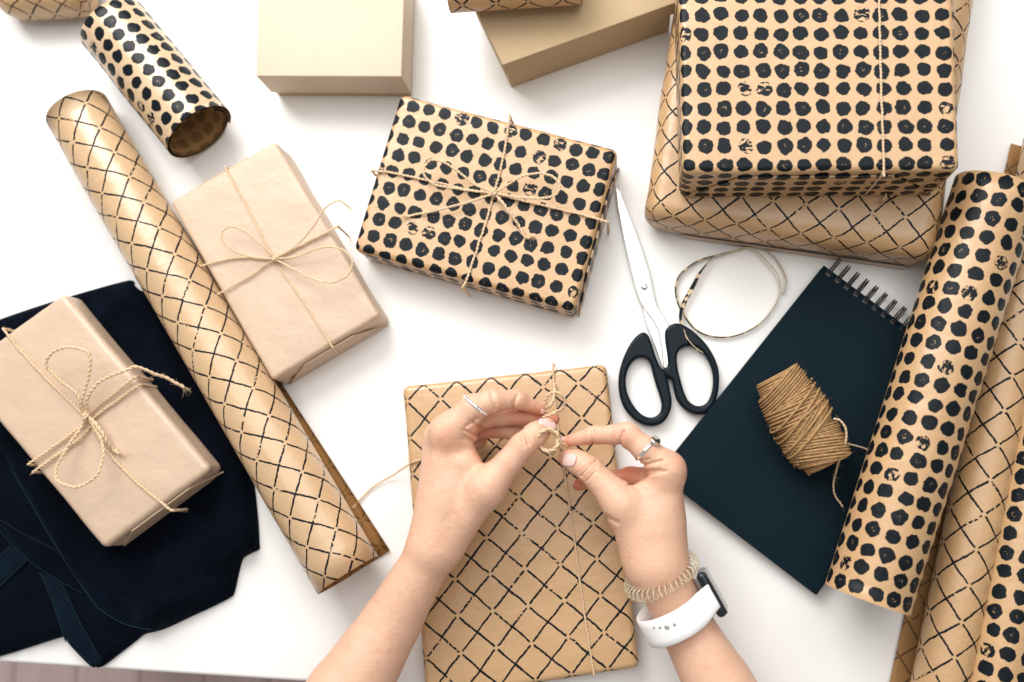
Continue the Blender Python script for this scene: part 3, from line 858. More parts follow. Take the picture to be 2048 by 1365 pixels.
# ================================================================== NOTEPAD
NC = [(1648, 531), (1948, 754), (1633, 1191), (1316, 948)]
P = Parcel(NC, 0.0130, 0.0)
t = thing('notepad', P.base(), 'black spiral notepad with a reel of jute twine on it', 'notepad')
for nm, za, zb, sh in (('back_cover', 0.0004, 0.0016, 0.0), ('page_block', 0.0018, 0.0112, 0.0012), ('front_cover', 0.0114, 0.0130, 0.0)):
    V, Fc, U = rbox(P.w - 2 * sh, P.l - 2 * sh, zb - za, 0.0005 if nm != 'page_block' else 0.001, (2, 2, 1))
    o = mesh_obj(nm, [P.map(x, y, z + za) for x, y, z in V], Fc, M['card'], t, [u for f in U for u in f])
e0, e1 = P.c[0], P.c[1]; ex = (e1 - e0).normalized(); eo = Vector((-ex.y, ex.x, 0))
h0, h1 = W(1657, 548, 0.0130), W(1784, 648, 0.0130)
stp = (h1 - h0).length / 7
dist_in = (e0 - h0).dot(eo)
for k in range(14):
    c = e0 + ex * ((h0 - e0).dot(ex) + stp * k) - eo * dist_in
    mb = MB()
    for dx in (-0.0011, 0.0011):
        cc = c + ex * dx
        prof = [(0, 0.0128), (0.0005, 0.0165), (0.004, 0.0200), (0.009, 0.0205), (0.0145, 0.0180), (0.0172, 0.0125), (0.0162, 0.0065), (0.0120, 0.0020), (0.006, 0.0012), (0.001, 0.0012)]
        tube(mb, cr([Vector((cc.x, cc.y, 0)) + eo * a + Vector((0, 0, zz)) for a, zz in prof], 0.0012), 0.00058, 6)
    mb.build('ring', M['wire'], t)
    mb = MB(); V, Fc, U = rbox(0.0046, 0.0046, 0.0006, 0.0002, (1, 1, 1))
    mb.add([Vector((c.x, c.y, 0.0128)) + ex * x + eo * y + Vector((0, 0, z)) for x, y, z in V], Fc, U)
    mb.build('hole', M['wire'], t)

# ================================================================== REEL OF TWINE
A, Bp = W(1551, 753, 0.0375), W(1655, 930, 0.0375)
ax = (Bp - A); LL = ax.length; ax.normalize(); sd = ax.cross(Vector((0, 0, 1))).normalized(); up = sd.cross(ax)
Rb = lambda u: 0.0192 + 0.0050 * math.sin(PI * min(1, max(0, u))) ** 0.8
t = thing('twine_reel', (A + Bp) / 2 - Vector((0, 0, 0.0245)), 'reel of brown jute twine lying on the black notepad', 'twine reel')
mb = MB()
core = [A + ax * (LL * k / 12) for k in range(13)]
tube(mb, core, lambda u: Rb(u) - 0.0016, 28)
mb.build('core', M['twine_dark'], t)
mb = MB()
def wind(u0, u1, turns, dr, rad, ph, tilt=0.0):
    n = int(turns * 22); pts = []
    for i in range(n + 1):
        f = i / n; u = u0 + (u1 - u0) * f
        a = ph + f * turns * 2 * PI
        u += 0.010 * noise.noise(Vector((f * turns * 1.3, ph, dr * 1000))) + tilt * math.cos(a)
        u = min(1.0 + 0.01 * noise.noise(Vector((a, 3, 1))), max(0.01 * noise.noise(Vector((a, 5, 2))), u))
        r = Rb(u) + dr + 0.0006 * noise.noise(Vector((a, u * 30, ph)))
        pts.append(A + ax * (LL * u) + sd * (r * math.cos(a)) + up * (r * math.sin(a)))
    tube(mb, pts, lambda f: rad * (1 + 0.16 * noise.noise(Vector((f * turns * 9, ph, 0)))), 5)
    return pts
allp = []
wind(0.0, 1.0, 42, -0.0012, 0.00105, 0.0)
for (a, b, n, tl_, dr) in ((0.04, 0.30, 12, 0.085, 0.0004), (0.24, 0.55, 13, 0.02, 0.0007), (0.40, 0.72, 12, 0.14, 0.0012), (0.60, 0.97, 17, -0.06, 0.0016),
                       (0.05, 0.22, 6, 0.10, 0.0019), (0.30, 0.50, 6, -0.02, 0.0021), (0.50, 0.66, 5, 0.17, 0.0024), (0.70, 0.95, 8, -0.10, 0.0026)):
    allp += wind(a, b, n, dr, random.uniform(0.00085, 0.00105), random.random() * 6, tl_)
for i in range(5):
    u0 = random.uniform(0.15, 0.55); allp += wind(u0, u0 + random.uniform(0.2, 0.3), 1.2, 0.0036, 0.0010, random.random() * 6, random.uniform(0.1, 0.2))
for k in range(420):
    p = random.choice(allp); c = A + ax * ((p - A).dot(ax)); d = (p - c).normalized()
    fibre(mb, p + d * 0.0006, d * 0.6 + ax * random.gauss(0, 1) + sd * random.gauss(0, .6), random.uniform(0.002, 0.0065), 0.00006)
mb.build('winding', M['twine_dark'], t)
mb = MB()
twine(mb, [W(x, y, zz) for x, y, zz in ((1668, 838, .058), (1682, 843, .058), (1692, 864, .056), (1689, 895, .050), (1677, 926, .036), (1668, 960, .020), (1669, 988, .0148), (1686, 1014, .0146))], 0.0010, 30)
twine(mb, [W(x, y, zz) for x, y, zz in ((1690, 888, .028), (1703, 890, .022), (1730, 898, .0150), (1750, 912, .0146))], 0.0009, 30)
mb.build('loose_end', M['twine'], t)

# ================================================================== DARK CLOTH
def inside(poly, x, y):
    c = False; n = len(poly)
    for i in range(n):
        x0, y0 = poly[i]; x1, y1 = poly[i - 1]
        if (y0 > y) != (y1 > y) and x < (x1 - x0) * (y - y0) / (y1 - y0) + x0: c = not c
    return c
GIFTC = W(165, 840, 0.0)
FOLDS = [(W(320, 1190), W(478, 1050), .0090, .024), (W(215, 640), W(265, 585), .0032, .010), (W(470, 985), W(515, 1090), .0050, .009),
         (W(300, 1235), W(440, 1165), .0040, .008), (W(420, 1130), W(505, 1095), .0045, .008), (W(250, 1180), W(330, 1225), .0030, .007), (W(360, 640), W(250, 600), .0030, .008),
         (W(0, 1240), W(110, 1250), .0050, .016), (W(10, 1000), W(90, 1110), .0035, .010), (W(230, 1290), W(200, 1230), .0030, .006), (W(400, 880), W(470, 1000), .0040, .010)]
def Hc(x, y):
    p = Vector((x * 9, y * 9, 0.4))
    h = 0.0090 + 0.0020 * noise.noise(p) + 0.0016 * noise.noise(p * 3.1)
    q0 = Vector((x, y, 0))
    for f1, f2, am, wd_ in FOLDS:
        d = f2 - f1; tt_ = max(0, min(1, (q0 - f1).dot(d) / d.length_squared))
        e = (q0 - f1 - d * tt_).length
        h += am * math.exp(-(e / wd_) ** 2)
    return h
def sheet(name, poly_px, dz, mat, parent, body=False, step=0.0055, skirt=0.003):
    ctr = cr([W(x, y, 0) for x, y in poly_px] + [W(*poly_px[0], 0)], 0.004)[:-1]
    poly = [(p.x, p.y) for p in ctr]
    arr = np.array(poly)
    xs, ys = arr[:, 0], arr[:, 1]
    pts = [Vector((x, y)) for x, y in poly]; nb = len(pts)
    yy = ys.min()
    while yy < ys.max():
        xx = xs.min()
        while xx < xs.max():
            a, b = xx + random.uniform(-.001, .001), yy + random.uniform(-.001, .001)
            if inside(poly, a, b) and np.min((xs - a) ** 2 + (ys - b) ** 2) > 0.0028 ** 2: pts.append(Vector((a, b)))
            xx += step
        yy += step
    r = geometry.delaunay_2d_cdt(pts, [], [list(range(nb))], 1, 1e-6)
    vs2, fs2 = r[0], r[2]
    vs = []; onb = {}
    for i, v in enumerate(vs2):
        d = math.sqrt(np.min((xs - v.x) ** 2 + (ys - v.y) ** 2))
        k = math.sqrt(max(0, 1 - (1 - min(1, d / (0.010 if body else 0.004))) ** 2))
        if body: z = 0.0030 + (Hc(v.x, v.y) - 0.0030) * k
        else: z = Hc(v.x, v.y) + dz - 0.0010 * (1 - k)
        vs.append((v.x, v.y, z))
    fs = [list(f) for f in fs2]
    # skirt round the edge
    cnt = {}
    for f in fs:
        for i in range(len(f)):
            e = (f[i], f[(i + 1) % len(f)]); cnt[tuple(sorted(e))] = cnt.get(tuple(sorted(e)), []) + [e]
    low = {}
    for key, es in cnt.items():
        if len(es) == 1:
            a, b = es[0]
            for q_ in (a, b):
                if q_ not in low:
                    vx = vs[q_]; low[q_] = len(vs); vs.append((vx[0], vx[1], 0.0004 if body else vx[2] - skirt))
            fs.append([b, a, low[a], low[b]])
    return mesh_obj(name, vs, fs, mat, parent)
right_b = [(520, 1092), (517, 1040), (508, 965), (492, 905), (435, 805), (377, 705), (310, 592), (284, 583), (268, 570), (256, 563)]
t = thing('folded_cloth', W(200, 950, 0), 'folded dark navy denim cloth with seams under the kraft gift', 'cloth')
sheet('cloth_layer', [(-130, 690), (0, 641), (120, 601)] + right_b[::-1] + [(521, 1098), (508, 1105), (494, 1112), (486, 1120), (478, 1150), (470, 1185), (462, 1195), (430, 1212), (380, 1235), (340, 1254), (318, 1262), (292, 1268), (276, 1280), (235, 1312), (204, 1334), (190, 1330), (175, 1312), (152, 1280), (143, 1272), (120, 1276), (60, 1295), (0, 1313), (-130, 1345)], 0, M['denim'], t, True)
sheet('cloth_layer', [(-120, 705), (0, 650), (120, 610), (252, 572), (300, 600), (370, 712), (430, 812), (486, 912), (498, 965), (507, 1040), (510, 1088), (482, 1108), (466, 1176), (425, 1203), (340, 1244), (316, 1256), (262, 1246), (219, 1221), (187, 1186), (110, 1068), (35, 935), (0, 890), (-120, 800)], 0.0016, M['denim'], t)
sheet('hanging_band', [(93, 1143), (112, 1185), (128, 1225), (146, 1278), (190, 1327), (206, 1329), (214, 1318), (190, 1275), (164, 1225), (131, 1159)], 0.0022, M['denim_worn'], t)
sheet('waistband', [(-100, 985), (0, 1027), (60, 1062), (125, 1097), (155, 1135), (186, 1184), (178, 1183), (120, 1150), (75, 1118), (40, 1085), (0, 1045), (-100, 1005)], 0.0028, M['denim'], t)
sheet('strap', [(-100, 1200), (0, 1122), (37, 1090), (70, 1118), (0, 1185), (-100, 1270)], 0.0020, M['denim_worn'], t)
mb = MB()
def seam(pts, dz, r=0.00042, dash=True):
    p = cr([W(x, y, 0) for x, y in pts], 0.0022)
    p = [Vector((v.x, v.y, Hc(v.x, v.y) + dz)) for v in p]
    if not dash: tube(mb, p, r, 5); return
    for i in range(0, len(p) - 1, 2): tube(mb, [p[i], p[i].lerp(p[i + 1], .5) + Vector((0, 0, .0001)), p[i + 1]], r * 0.7, 4)
seam([(35, 935), (110, 1068), (187, 1186), (219, 1221), (262, 1246), (316, 1256)], 0.0016, 0.0006, False)
seam([(219, 1214), (262, 1239), (316, 1249)], 0.0018)
seam([(0, 1029), (60, 1064), (125, 1099)], 0.0028, 0.0004, False)
seam([(0, 1047), (40, 1087), (75, 1120), (120, 1152), (178, 1185)], 0.0027, 0.0004, False)
seam([(93, 1143), (128, 1225), (146, 1280)], 0.0021, 0.0005, False)
seam([(125, 1163), (158, 1227), (200, 1310)], 0.0024)
seam([(131, 1159), (164, 1225), (210, 1312)], 0.0021, 0.0004, False)
seam([(0, 1184), (70, 1117)], 0.0021, 0.0006, False)
seam([(0, 1125), (36, 1093)], 0.0021, 0.0005, False)
seam([(228, 1168), (245, 1185), (280, 1197), (320, 1205)], 0.0017, 0.0003)
for k in range(40):
    x, y = random.uniform(0, 500), random.uniform(1000, 1260)
    p = W(x, y, 0); fibre(mb, Vector((p.x, p.y, Hc(p.x, p.y) + 0.002)), Vector((random.gauss(0, 1), random.gauss(0, 1), .1)), random.uniform(.002, .005), 0.00008)
mb.build('stitching', M['stitch'], t)['kind'] = 'stuff'

# ================================================================== THE PERSON'S ARMS
def capsule_field(X, Y, Z, a, b, ra, rb):
    ba = b - a; L2 = max(ba.length_squared, 1e-12)
    px_, py_, pz_ = X - a.x, Y - a.y, Z - a.z
    h = np.clip((px_ * ba.x + py_ * ba.y + pz_ * ba.z) / L2, 0, 1)
    d = np.sqrt((px_ - h * ba.x) ** 2 + (py_ - h * ba.y) ** 2 + (pz_ - h * ba.z) ** 2)
    return d - (ra + h * (rb - ra))
def smin(a, b, k):
    h = np.maximum(k - np.abs(a - b), 0) / k
    return np.minimum(a, b) - h * h * k * 0.25

def build_arm(palm, fingers, grooves, flush_shade, label, hs=0.0009):
    """palm: list of (joint, joint, k); fingers: list of joint lists; a joint is (px, py, z, radius in px)"""
    def J(j):
        p = W(j[0], j[1], j[2]); return p, R(j[3], p)
    allj = [J(j) for a, b, k in palm for j in (a, b)] + [J(j) for f in fingers for j in f[1]]
    lo = Vector([min(p[i] - r for p, r in allj) - 0.008 for i in range(3)])
    hi = Vector([max(p[i] + r for p, r in allj) + 0.008 for i in range(3)])
    gx, gy, gz = [np.arange(lo[i], hi[i], hs, dtype=np.float32) for i in range(3)]
    D = np.full((len(gx), len(gy), len(gz)), 0.05, dtype=np.float32)
    def sub(pts, m):
        s = []
        for i, g in enumerate((gx, gy, gz)):
            a = min(p[i] - r for p, r in pts) - m; b = max(p[i] + r for p, r in pts) + m
            s.append(slice(max(0, int(np.searchsorted(g, a))), int(np.searchsorted(g, b)) + 1))
        return tuple(s)
    def grids(s): return gx[s[0]][:, None, None], gy[s[1]][None, :, None], gz[s[2]][None, None, :]
    for a, b, k in palm:
        (pa, ra), (pb, rb) = J(a), J(b)
        s = sub([(pa, ra), (pb, rb)], 0.022)
        D[s] = smin(D[s], capsule_field(*grids(s), pa, pb, ra, rb), k)
    P0 = D.copy()
    for kk, js in fingers:
        jj = [J(j) for j in js]
        s = sub(jj, 0.014)
        Fd = None
        for (pa, ra), (pb, rb) in zip(jj[:-1], jj[1:]):
            f = capsule_field(*grids(s), pa, pb, ra, rb)
            Fd = f if Fd is None else smin(Fd, f, 0.0045)
        D[s] = np.minimum(D[s], smin(P0[s], Fd, kk))
    # soften the seams between the volumes
    np.clip(D, -0.012, 0.012, out=D)
    sg = 1.35 * 0.0009 / hs
    ker = np.exp(-np.arange(-3, 4) ** 2 / (2 * sg * sg)); ker /= ker.sum()
    for a_x in range(3):
        acc_ = np.zeros_like(D)
        for o_, w_ in zip(range(-3, 4), ker): acc_ += np.float32(w_) * np.roll(D, o_, axis=a_x)
        D = acc_
    for (x0, y0, x1, y1, z, w, dep) in grooves:
        a, b = W(x0, y0, z), W(x1, y1, z)
        s = sub([(a, 0.0), (b, 0.0)], 0.004)
        s = (s[0], s[1], slice(max(0, int(np.searchsorted(gz, z - 0.016))), int(np.searchsorted(gz, z + 0.022))))
        X, Y, Z = grids(s)
        dx, dy = b.x - a.x, b.y - a.y; l2 = dx * dx + dy * dy
        h = np.clip(((X - a.x) * dx + (Y - a.y) * dy) / l2, 0, 1)
        d2 = (X - a.x - h * dx) ** 2 + (Y - a.y - h * dy) ** 2
        D[s] += (dep * np.exp(-d2 / (w * w))).astype(np.float32)
    # ---- surface nets
    S = D < 0
    nx, ny, nz = D.shape
    c = S[:-1, :-1, :-1].astype(np.int8)
    tot = sum(S[i:nx - 1 + i, j:ny - 1 + j, k:nz - 1 + k].astype(np.int8) for i in (0, 1) for j in (0, 1) for k in (0, 1))
    act = (tot > 0) & (tot < 8)
    ci = np.argwhere(act)
    idx = -np.ones(act.shape, dtype=np.int64); idx[act] = np.arange(len(ci))
    acc = np.zeros((len(ci), 3)); cnt = np.zeros(len(ci))
    cor = [(i, j, k) for i in (0, 1) for j in (0, 1) for k in (0, 1)]
    for a in cor:
        for b in cor:
            if sum(abs(a[i] - b[i]) for i in range(3)) == 1 and a < b:
                va = D[ci[:, 0] + a[0], ci[:, 1] + a[1], ci[:, 2] + a[2]]
                vb = D[ci[:, 0] + b[0], ci[:, 1] + b[1], ci[:, 2] + b[2]]
                m = (va < 0) != (vb < 0)
                t_ = np.where(m, va / np.where(m, va - vb, 1), 0)
                pos = np.array(a)[None] + t_[:, None] * (np.array(b) - np.array(a))[None]
                acc[m] += pos[m]; cnt[m] += 1
    vv = (ci + acc / cnt[:, None]) * hs + np.array(lo)[None]
    quads = []
    for ax_ in range(3):
        o1, o2 = [(1, 2), (2, 0), (0, 1)][ax_]
        sl0 = [slice(None)] * 3; sl1 = [slice(None)] * 3
        sl0[ax_] = slice(0, -1); sl1[ax_] = slice(1, None)
        ch = S[tuple(sl0)] != S[tuple(sl1)]
        e = np.argwhere(ch)
        ok = (e[:, o1] > 0) & (e[:, o2] > 0) & (e[:, o1] < D.shape[o1] - 1) & (e[:, o2] < D.shape[o2] - 1)
        e = e[ok]
        ins = S[e[:, 0], e[:, 1], e[:, 2]]
        def cell(d1, d2):
            q_ = e.copy(); q_[:, o1] += d1; q_[:, o2] += d2
            return idx[q_[:, 0], q_[:, 1], q_[:, 2]]
        q_ = np.stack([cell(-1, -1), cell(0, -1), cell(0, 0), cell(-1, 0)], 1)
        q_[~ins] = q_[~ins][:, ::-1]
        quads.append(q_)
    quads = np.concatenate(quads)
    quads = quads[(quads >= 0).all(1)]
    arm = mesh_obj('arm', vv, quads, M['skin'], person)
    if label: arm['label'] = label
    fa = np.zeros(len(vv))
    for (x, y, z, rr, st) in flush_shade:
        p = np.array(W(x, y, z)); fa = np.maximum(fa, st * np.exp(-((vv - p) ** 2).sum(1) / (rr * rr)))
    at = arm.data.attributes.new('flush_shade', 'FLOAT', 'POINT'); at.data.foreach_set('value', fa.astype(np.float32))
    bvh = BVHTree.FromPolygons([Vector(v) for v in vv], quads.tolist())
    return arm, bvh

def cast(bvh, x, y):
    d = (W(x, y, 0) - CAM).normalized()
    h = bvh.ray_cast(CAM, d)
    return h[0], h[1]

def nail(bvh, arm, x, y, dirpx, Lpx, Wpx, curve=60.0, tilt=0.0, lift=0.0004):
    p, n = cast(bvh, x, y)
    if p is None: return
    acc = Vector((0, 0, 0))
    for dx in (-6, 0, 6):
        for dy in (-6, 0, 6):
            pp, q_ = cast(bvh, x + dx, y + dy)
            if pp is not None and (pp - p).length < 0.008: acc += q_
    n = acc.normalized()
    td = W(x + dirpx[0], y + dirpx[1], p.z) - W(x, y, p.z)
    td = (td - n * td.dot(n)).normalized(); bd = n.cross(td)
    l2, w2 = R(Lpx, p) / 2, R(Wpx, p) / 2
    vs = []; nu, nv = 10, 8
    for lay in (0, 1):
        for i in range(nu + 1):
            for j in range(nv + 1):
                u, v = i / nu * 2 - 1, j / nv * 2 - 1
                # rounded square
                uu = u * math.sqrt(1 - v * v * 0.36); vv_ = v * math.sqrt(1 - u * u * 0.36)
                a, b = uu * l2, vv_ * w2
                vs.append(p + td * a + bd * b + n * (lift - curve * b * b - 14 * a * a + (0.0 if lay == 0 else -0.0007)))
    m_ = nv + 1; off = (nu + 1) * m_
    fs = [[i * m_ + j, (i + 1) * m_ + j, (i + 1) * m_ + j + 1, i * m_ + j + 1] for i in range(nu) for j in range(nv)]
    fs += [[off + k for k in f][::-1] for f in fs]
    rim = [j for j in range(m_)] + [i * m_ + nv for i in range(1, nu + 1)] + [nu * m_ + j for j in range(nv - 1, -1, -1)] + [i * m_ for i in range(nu - 1, 0, -1)]
    fs += [[rim[k], rim[(k + 1) % len(rim)], off + rim[(k + 1) % len(rim)], off + rim[k]] for k in range(len(rim))]
    mesh_obj('nail', vs, fs, M['nail'], arm)

person = thing('person', W(1060, 1480, 0.0), 'bare forearms and hands tying twine on the flat lattice gift', 'person')

# ---- left hand
wl, wl2 = (868, 1095, .073, 46), (868, 1098, .056, 40)
palmL = [((600, 1560, .075, 98), (692, 1392, .062, 82), .003), ((692, 1392, .062, 82), (782, 1246, .060, 60), .003), ((782, 1246, .060, 60), wl, .003), ((782, 1246, .056, 56), wl2, .003),
         (wl, (893, 872, .084, 28), .007), (wl, (882, 878, .068, 34), .007), (wl2, (880, 888, .052, 34), .007), (wl2, (884, 906, .040, 28), .007),
         (wl, (903, 1000, .0725, 50), .012), ((905, 1000, .073, 49), (928, 930, .079, 36), .010),
         ((895, 1085, .072, 38), (972, 978, .088, 33), .007), ((890, 862, .088, 25), (895, 868, .084, 27), .012), ((932, 848, .086, 24), (934, 872, .082, 22), .010)]
fingL = [(.011, [(895, 866, .086, 30), (946, 816, .092, 26.5), (985, 803, .090, 22), (1035, 800, .078, 18.5), (1080, 820, .066, 12.5)]),
         (.008, [(884, 874, .070, 30), (968, 836, .066, 21), (1040, 833, .060, 17), (1108, 839, .056, 12)]),
         (.008, [(880, 888, .052, 28), (966, 858, .050, 19), (1022, 862, .046, 16), (1076, 870, .042, 12)]),
         (.008, [(884, 906, .040, 25), (932, 892, .034, 16), (962, 882, .032, 13)]),
         (.013, [(972, 978, .088, 33), (1045, 893, .090, 25.5), (1072, 868, .084, 23), (1094, 852, .077, 17)])]
gr = []
z1 = zc(820, 740, 4.267, [])
def G(ox, oy, s, x0, y0, x1, y1, z, w=0.0011, d=0.0016):
    a, b = zc(ox, oy, s, [(x0, y0), (x1, y1)]); return (a[0], a[1], b[0], b[1], z, w, d)
g1 = lambda *a, **k: G(820, 740, 4.267, *a, **k)
gr += [g1(700, 195, 735, 335, .09, w=.0015, d=.0017), g1(925, 225, 880, 345, .078, w=.0014, d=.0017), g1(725, 215, 745, 300, .09, d=0.0008),
       g1(985, 545, 1020, 640, .09), g1(960, 565, 985, 665, .09, d=0.0010), g1(1010, 520, 1040, 610, .09, d=0.0008),
       g1(500, 490, 590, 420, .085, w=.0012, d=0.0019), g1(480, 520, 560, 560, .085, w=.0012, d=0.0016), g1(470, 560, 530, 600, .085, w=.001, d=0.0013), g1(540, 440, 600, 500, .085, d=0.0014),
       g1(480, 590, 680, 690, .084, w=.0018, d=0.0016)]
# real redness on tips and knuckles; between the fingers it paints in shade
fl_ = [(1080, 822, .066, .011, .9), (1040, 806, .075, .010, .5), (985, 812, .088, .009, .5), (1094, 856, .077, .012, .6), (1108, 839, .056, .012, 1), (1040, 833, .06, .012, .9), (975, 840, .06, .014, .9),
       (966, 858, .05, .016, .9), (1045, 895, .09, .010, .45), (948, 860, .083, .010, .8), (975, 905, .08, .012, .55), (893, 872, .10, .012, .3)]
armL, bvL = build_arm(palmL, fingL, gr, fl_, None)
nail(bvL, armL, 1096, 848, (1, -.42), 40, 31, 45, 0, 0.0006)
nail(bvL, armL, 1086, 824, (1, .5), 9, 10, 60)

# ---- right hand
wr, wr2 = (1313, 1128, .074, 54), (1313, 1128, .060, 46)
palmR = [((1560, 1600, .080, 96), (1436, 1368, .064, 68), .003), ((1436, 1368, .066, 68), (1372, 1252, .067, 54), .003), ((1372, 1252, .067, 54), wr, .003), ((1372, 1252, .059, 50), wr2, .003),
         (wr, (1333, 946, .084, 31), .007), (wr, (1333, 958, .068, 32), .007), (wr2, (1332, 975, .052, 30), .007), (wr2, (1327, 998, .040, 27), .007),
         (wr, (1298, 1045, .0725, 58), .014), ((1300, 1040, .0735, 56), (1296, 985, .082, 28), .010),
         ((1290, 1100, .074, 50), (1246, 1010, .084, 34), .007), ((1338, 935, .090, 25), (1336, 945, .086, 27), .012)]
fingR = [(.010, [(1334, 940, .087, 31), (1291, 899, .092, 25), (1254, 869, .092, 23.5), (1187, 871, .082, 17), (1133, 883, .073, 11.5)]),
         (.008, [(1332, 960, .066, 27), (1262, 953, .054, 18), (1205, 960, .050, 15.5), (1156, 970, .048, 12)]),
         (.008, [(1330, 975, .052, 27), (1262, 984, .042, 18), (1212, 990, .038, 14)]),
         (.008, [(1326, 998, .040, 25), (1275, 1010, .034, 16), (1235, 1012, .032, 13)]),
         (.013, [(1246, 1010, .086, 35), (1178, 939, .086, 25.5), (1155, 925, .082, 23), (1136, 918, .075, 19)])]
g2 = lambda *a, **k: G(1060, 800, 4.55, *a, **k)
gr = [g2(568, 275, 575, 395, .086, w=.0015, d=.0017), g2(852, 290, 815, 420, .092, w=.0016, d=.0017), g2(855, 300, 845, 340, .092, d=0.0010),
      g2(470, 690, 600, 560, .088), g2(495, 710, 615, 590, .088, d=0.0010), g2(520, 735, 600, 650, .088, d=0.0013), g2(455, 660, 570, 560, .088, d=0.0008),
      g2(990, 600, 1200, 560, .084, w=.0013, d=0.0016), g2(1000, 660, 1180, 640, .084, w=.0014, d=0.0018), g2(1040, 690, 1230, 650, .084, w=.0012, d=0.0014), g2(950, 560, 1080, 545, .084, w=.0012, d=0.0014),
      g2(900, 775, 1060, 700, .084, w=.0018, d=0.0016), g2(940, 790, 1060, 830, .086, w=.0014, d=0.0008), g2(700, 1060, 800, 1110, .08, w=.002, d=0.0013)]
fl_ = [(1133, 884, .073, .011, .8), (1185, 885, .08, .010, .55), (1245, 885, .09, .010, .5), (1136, 918, .075, .011, .55), (1175, 950, .085, .012, .55), (1156, 970, .048, .013, 1), (1205, 955, .05, .013, .9),  # fingertip redness, plus shade painted into the skin inside the curl
       (1258, 944, .058, .017, 1), (1262, 984, .042, .017, 1), (1290, 935, .085, .012, .55), (1250, 975, .08, .012, .5), (1355, 930, .09, .010, .35), (1190, 915, .08, .008, .5)]
armR, bvR = build_arm(palmR, fingR, gr, fl_, None)
nail(bvR, armR, 1136, 920, (-1, -.12), 40, 27, 45)
nail(bvR, armR, 1124, 879, (-1, .12), 15, 8, 60)
nail(bvR, armR, 1146, 966, (-1, -.1), 11, 8, 60)

# ---- rings
def band(name, label, c, axis, r, half, th, mat, parent_extra=None):
    axis = axis.normalized(); u = axis.orthogonal().normalized(); v = axis.cross(u)
    mb = MB(); prof = [(-half, 0), (-half * .8, th), (half * .8, th), (half, 0)]
    n = 48; vs = []
    for i in range(n):
        a = 2 * PI * i / n
        for (x, d) in prof: vs.append(c + axis * x + (u * math.cos(a) + v * math.sin(a)) * (r + d))
    fs = [[i * 4 + k, ((i + 1) % n) * 4 + k, ((i + 1) % n) * 4 + (k + 1) % 4, i * 4 + (k + 1) % 4] for i in range(n) for k in range(4)]
    mb.add(vs, fs)
    t = thing(name, c, label, 'ring', 'silver finger rings')
    mb.build('band', mat, t)
    return t, axis, u, v
a_, b_ = W(933, 834, .092), W(968, 791, .092)
c_ = W(951, 812, .092)
t, axis, u, v = band('finger_ring', 'narrow silver band set with tiny stones on the left index finger', c_, (b_ - a_), R(27.2, c_), 0.0016, 0.0011, M['silver'])
stone = simple('ring_stone', (0.95, 0.93, 0.95), 0.05, 0.9, 0.3)
st0 = None
for k in range(30):
    a = 2 * PI * k / 30
    p = c_ + (u * math.cos(a) + v * math.sin(a)) * (R(27.2, c_) + 0.0012)
    mb = MB(); V, Fc, U = rbox(0.0016, 0.0016, 0.0010, 0.0004, (1, 1, 1)); o_ = (u * math.cos(a) + v * math.sin(a)); tg = axis.cross(o_)
    mb.add([p + axis * x + tg * y + o_ * (z - .0004) for x, y, z in V], Fc, U)
    mb.build('stone', stone, t, smooth=False)
a_, b_ = W(1312, 921, .092), W(1275, 884, .092)
c_ = W(1292, 900, .092)
t, axis, u, v = band('finger_ring', 'plain silver ring with an oval signet on the right index finger', c_, (b_ - a_), R(26, c_), 0.0015, 0.0012, M['silver'])
gp = W(1313, 874, .100); gd = (gp - c_); gd = (gd - axis * gd.dot(axis)).normalized(); gc = c_ + gd * (R(26, c_) + 0.0008)
mb = MB(); tg = axis.cross(gd); vs = []; n = 24
for (s_x, hh) in ((1.0, 0), (1.08, 0.0010), (0.98, 0.0021), (0.80, 0.0025), (0.25, 0.0028)):
    for i in range(n): vs.append(gc + axis * (0.0042 * s_x * math.cos(2 * PI * i / n)) + tg * (0.0058 * s_x * math.sin(2 * PI * i / n)) + gd * hh)
fs = [[j * n + i, j * n + (i + 1) % n, (j + 1) * n + (i + 1) % n, (j + 1) * n + i] for j in range(4) for i in range(n)] + [[4 * n + i for i in range(n)]]
mb.add(vs, fs); mb.build('signet', M['silver'], t)

# ---- coil bracelet
wc = W(1322, 1150, .070); Ax = (W(1381, 1266, .062) - W(1313, 1128, .066)).normalized()
Nn = Vector((0, 0, 1)).cross(Ax).normalized()
if Nn.x < 0: Nn = -Nn
Up = Nn.cross(Ax).normalized()
if Up.z < 0: Up = -Up
mb = MB()
ra_, rb_ = R(66, wc), 0.0315
tor = []
nturn = 38; nseg = nturn * 16
for i in range(nseg + 1):
    ph = 2 * PI * i / nseg
    k = 1 - 0.30 * math.exp(-((((ph - 1.15 + PI) % (2 * PI)) - PI) / 0.55) ** 2)       # stretched thin on top
    th = ph * nturn + 2.2 * math.sin(ph - 1.15)
    cc = wc + Nn * (ra_ * math.cos(ph)) + Up * (rb_ * math.sin(ph)) + Ax * (0.0075 * math.sin(ph) - 0.004 * math.cos(ph) * 0)
    od = (Nn * (math.cos(ph) / ra_) + Up * (math.sin(ph) / rb_)).normalized()
    mr = 0.0056 * k
    tor.append(cc + od * (mr * math.cos(th)) + Ax * (mr * math.sin(th)))
tube(mb, tor, 0.00062, 6)
o = mb.build('coil_bracelet', M['cord'], None, org=wc)
tag(o, 'clear gold coiled cord bracelet round the right wrist', 'bracelet')

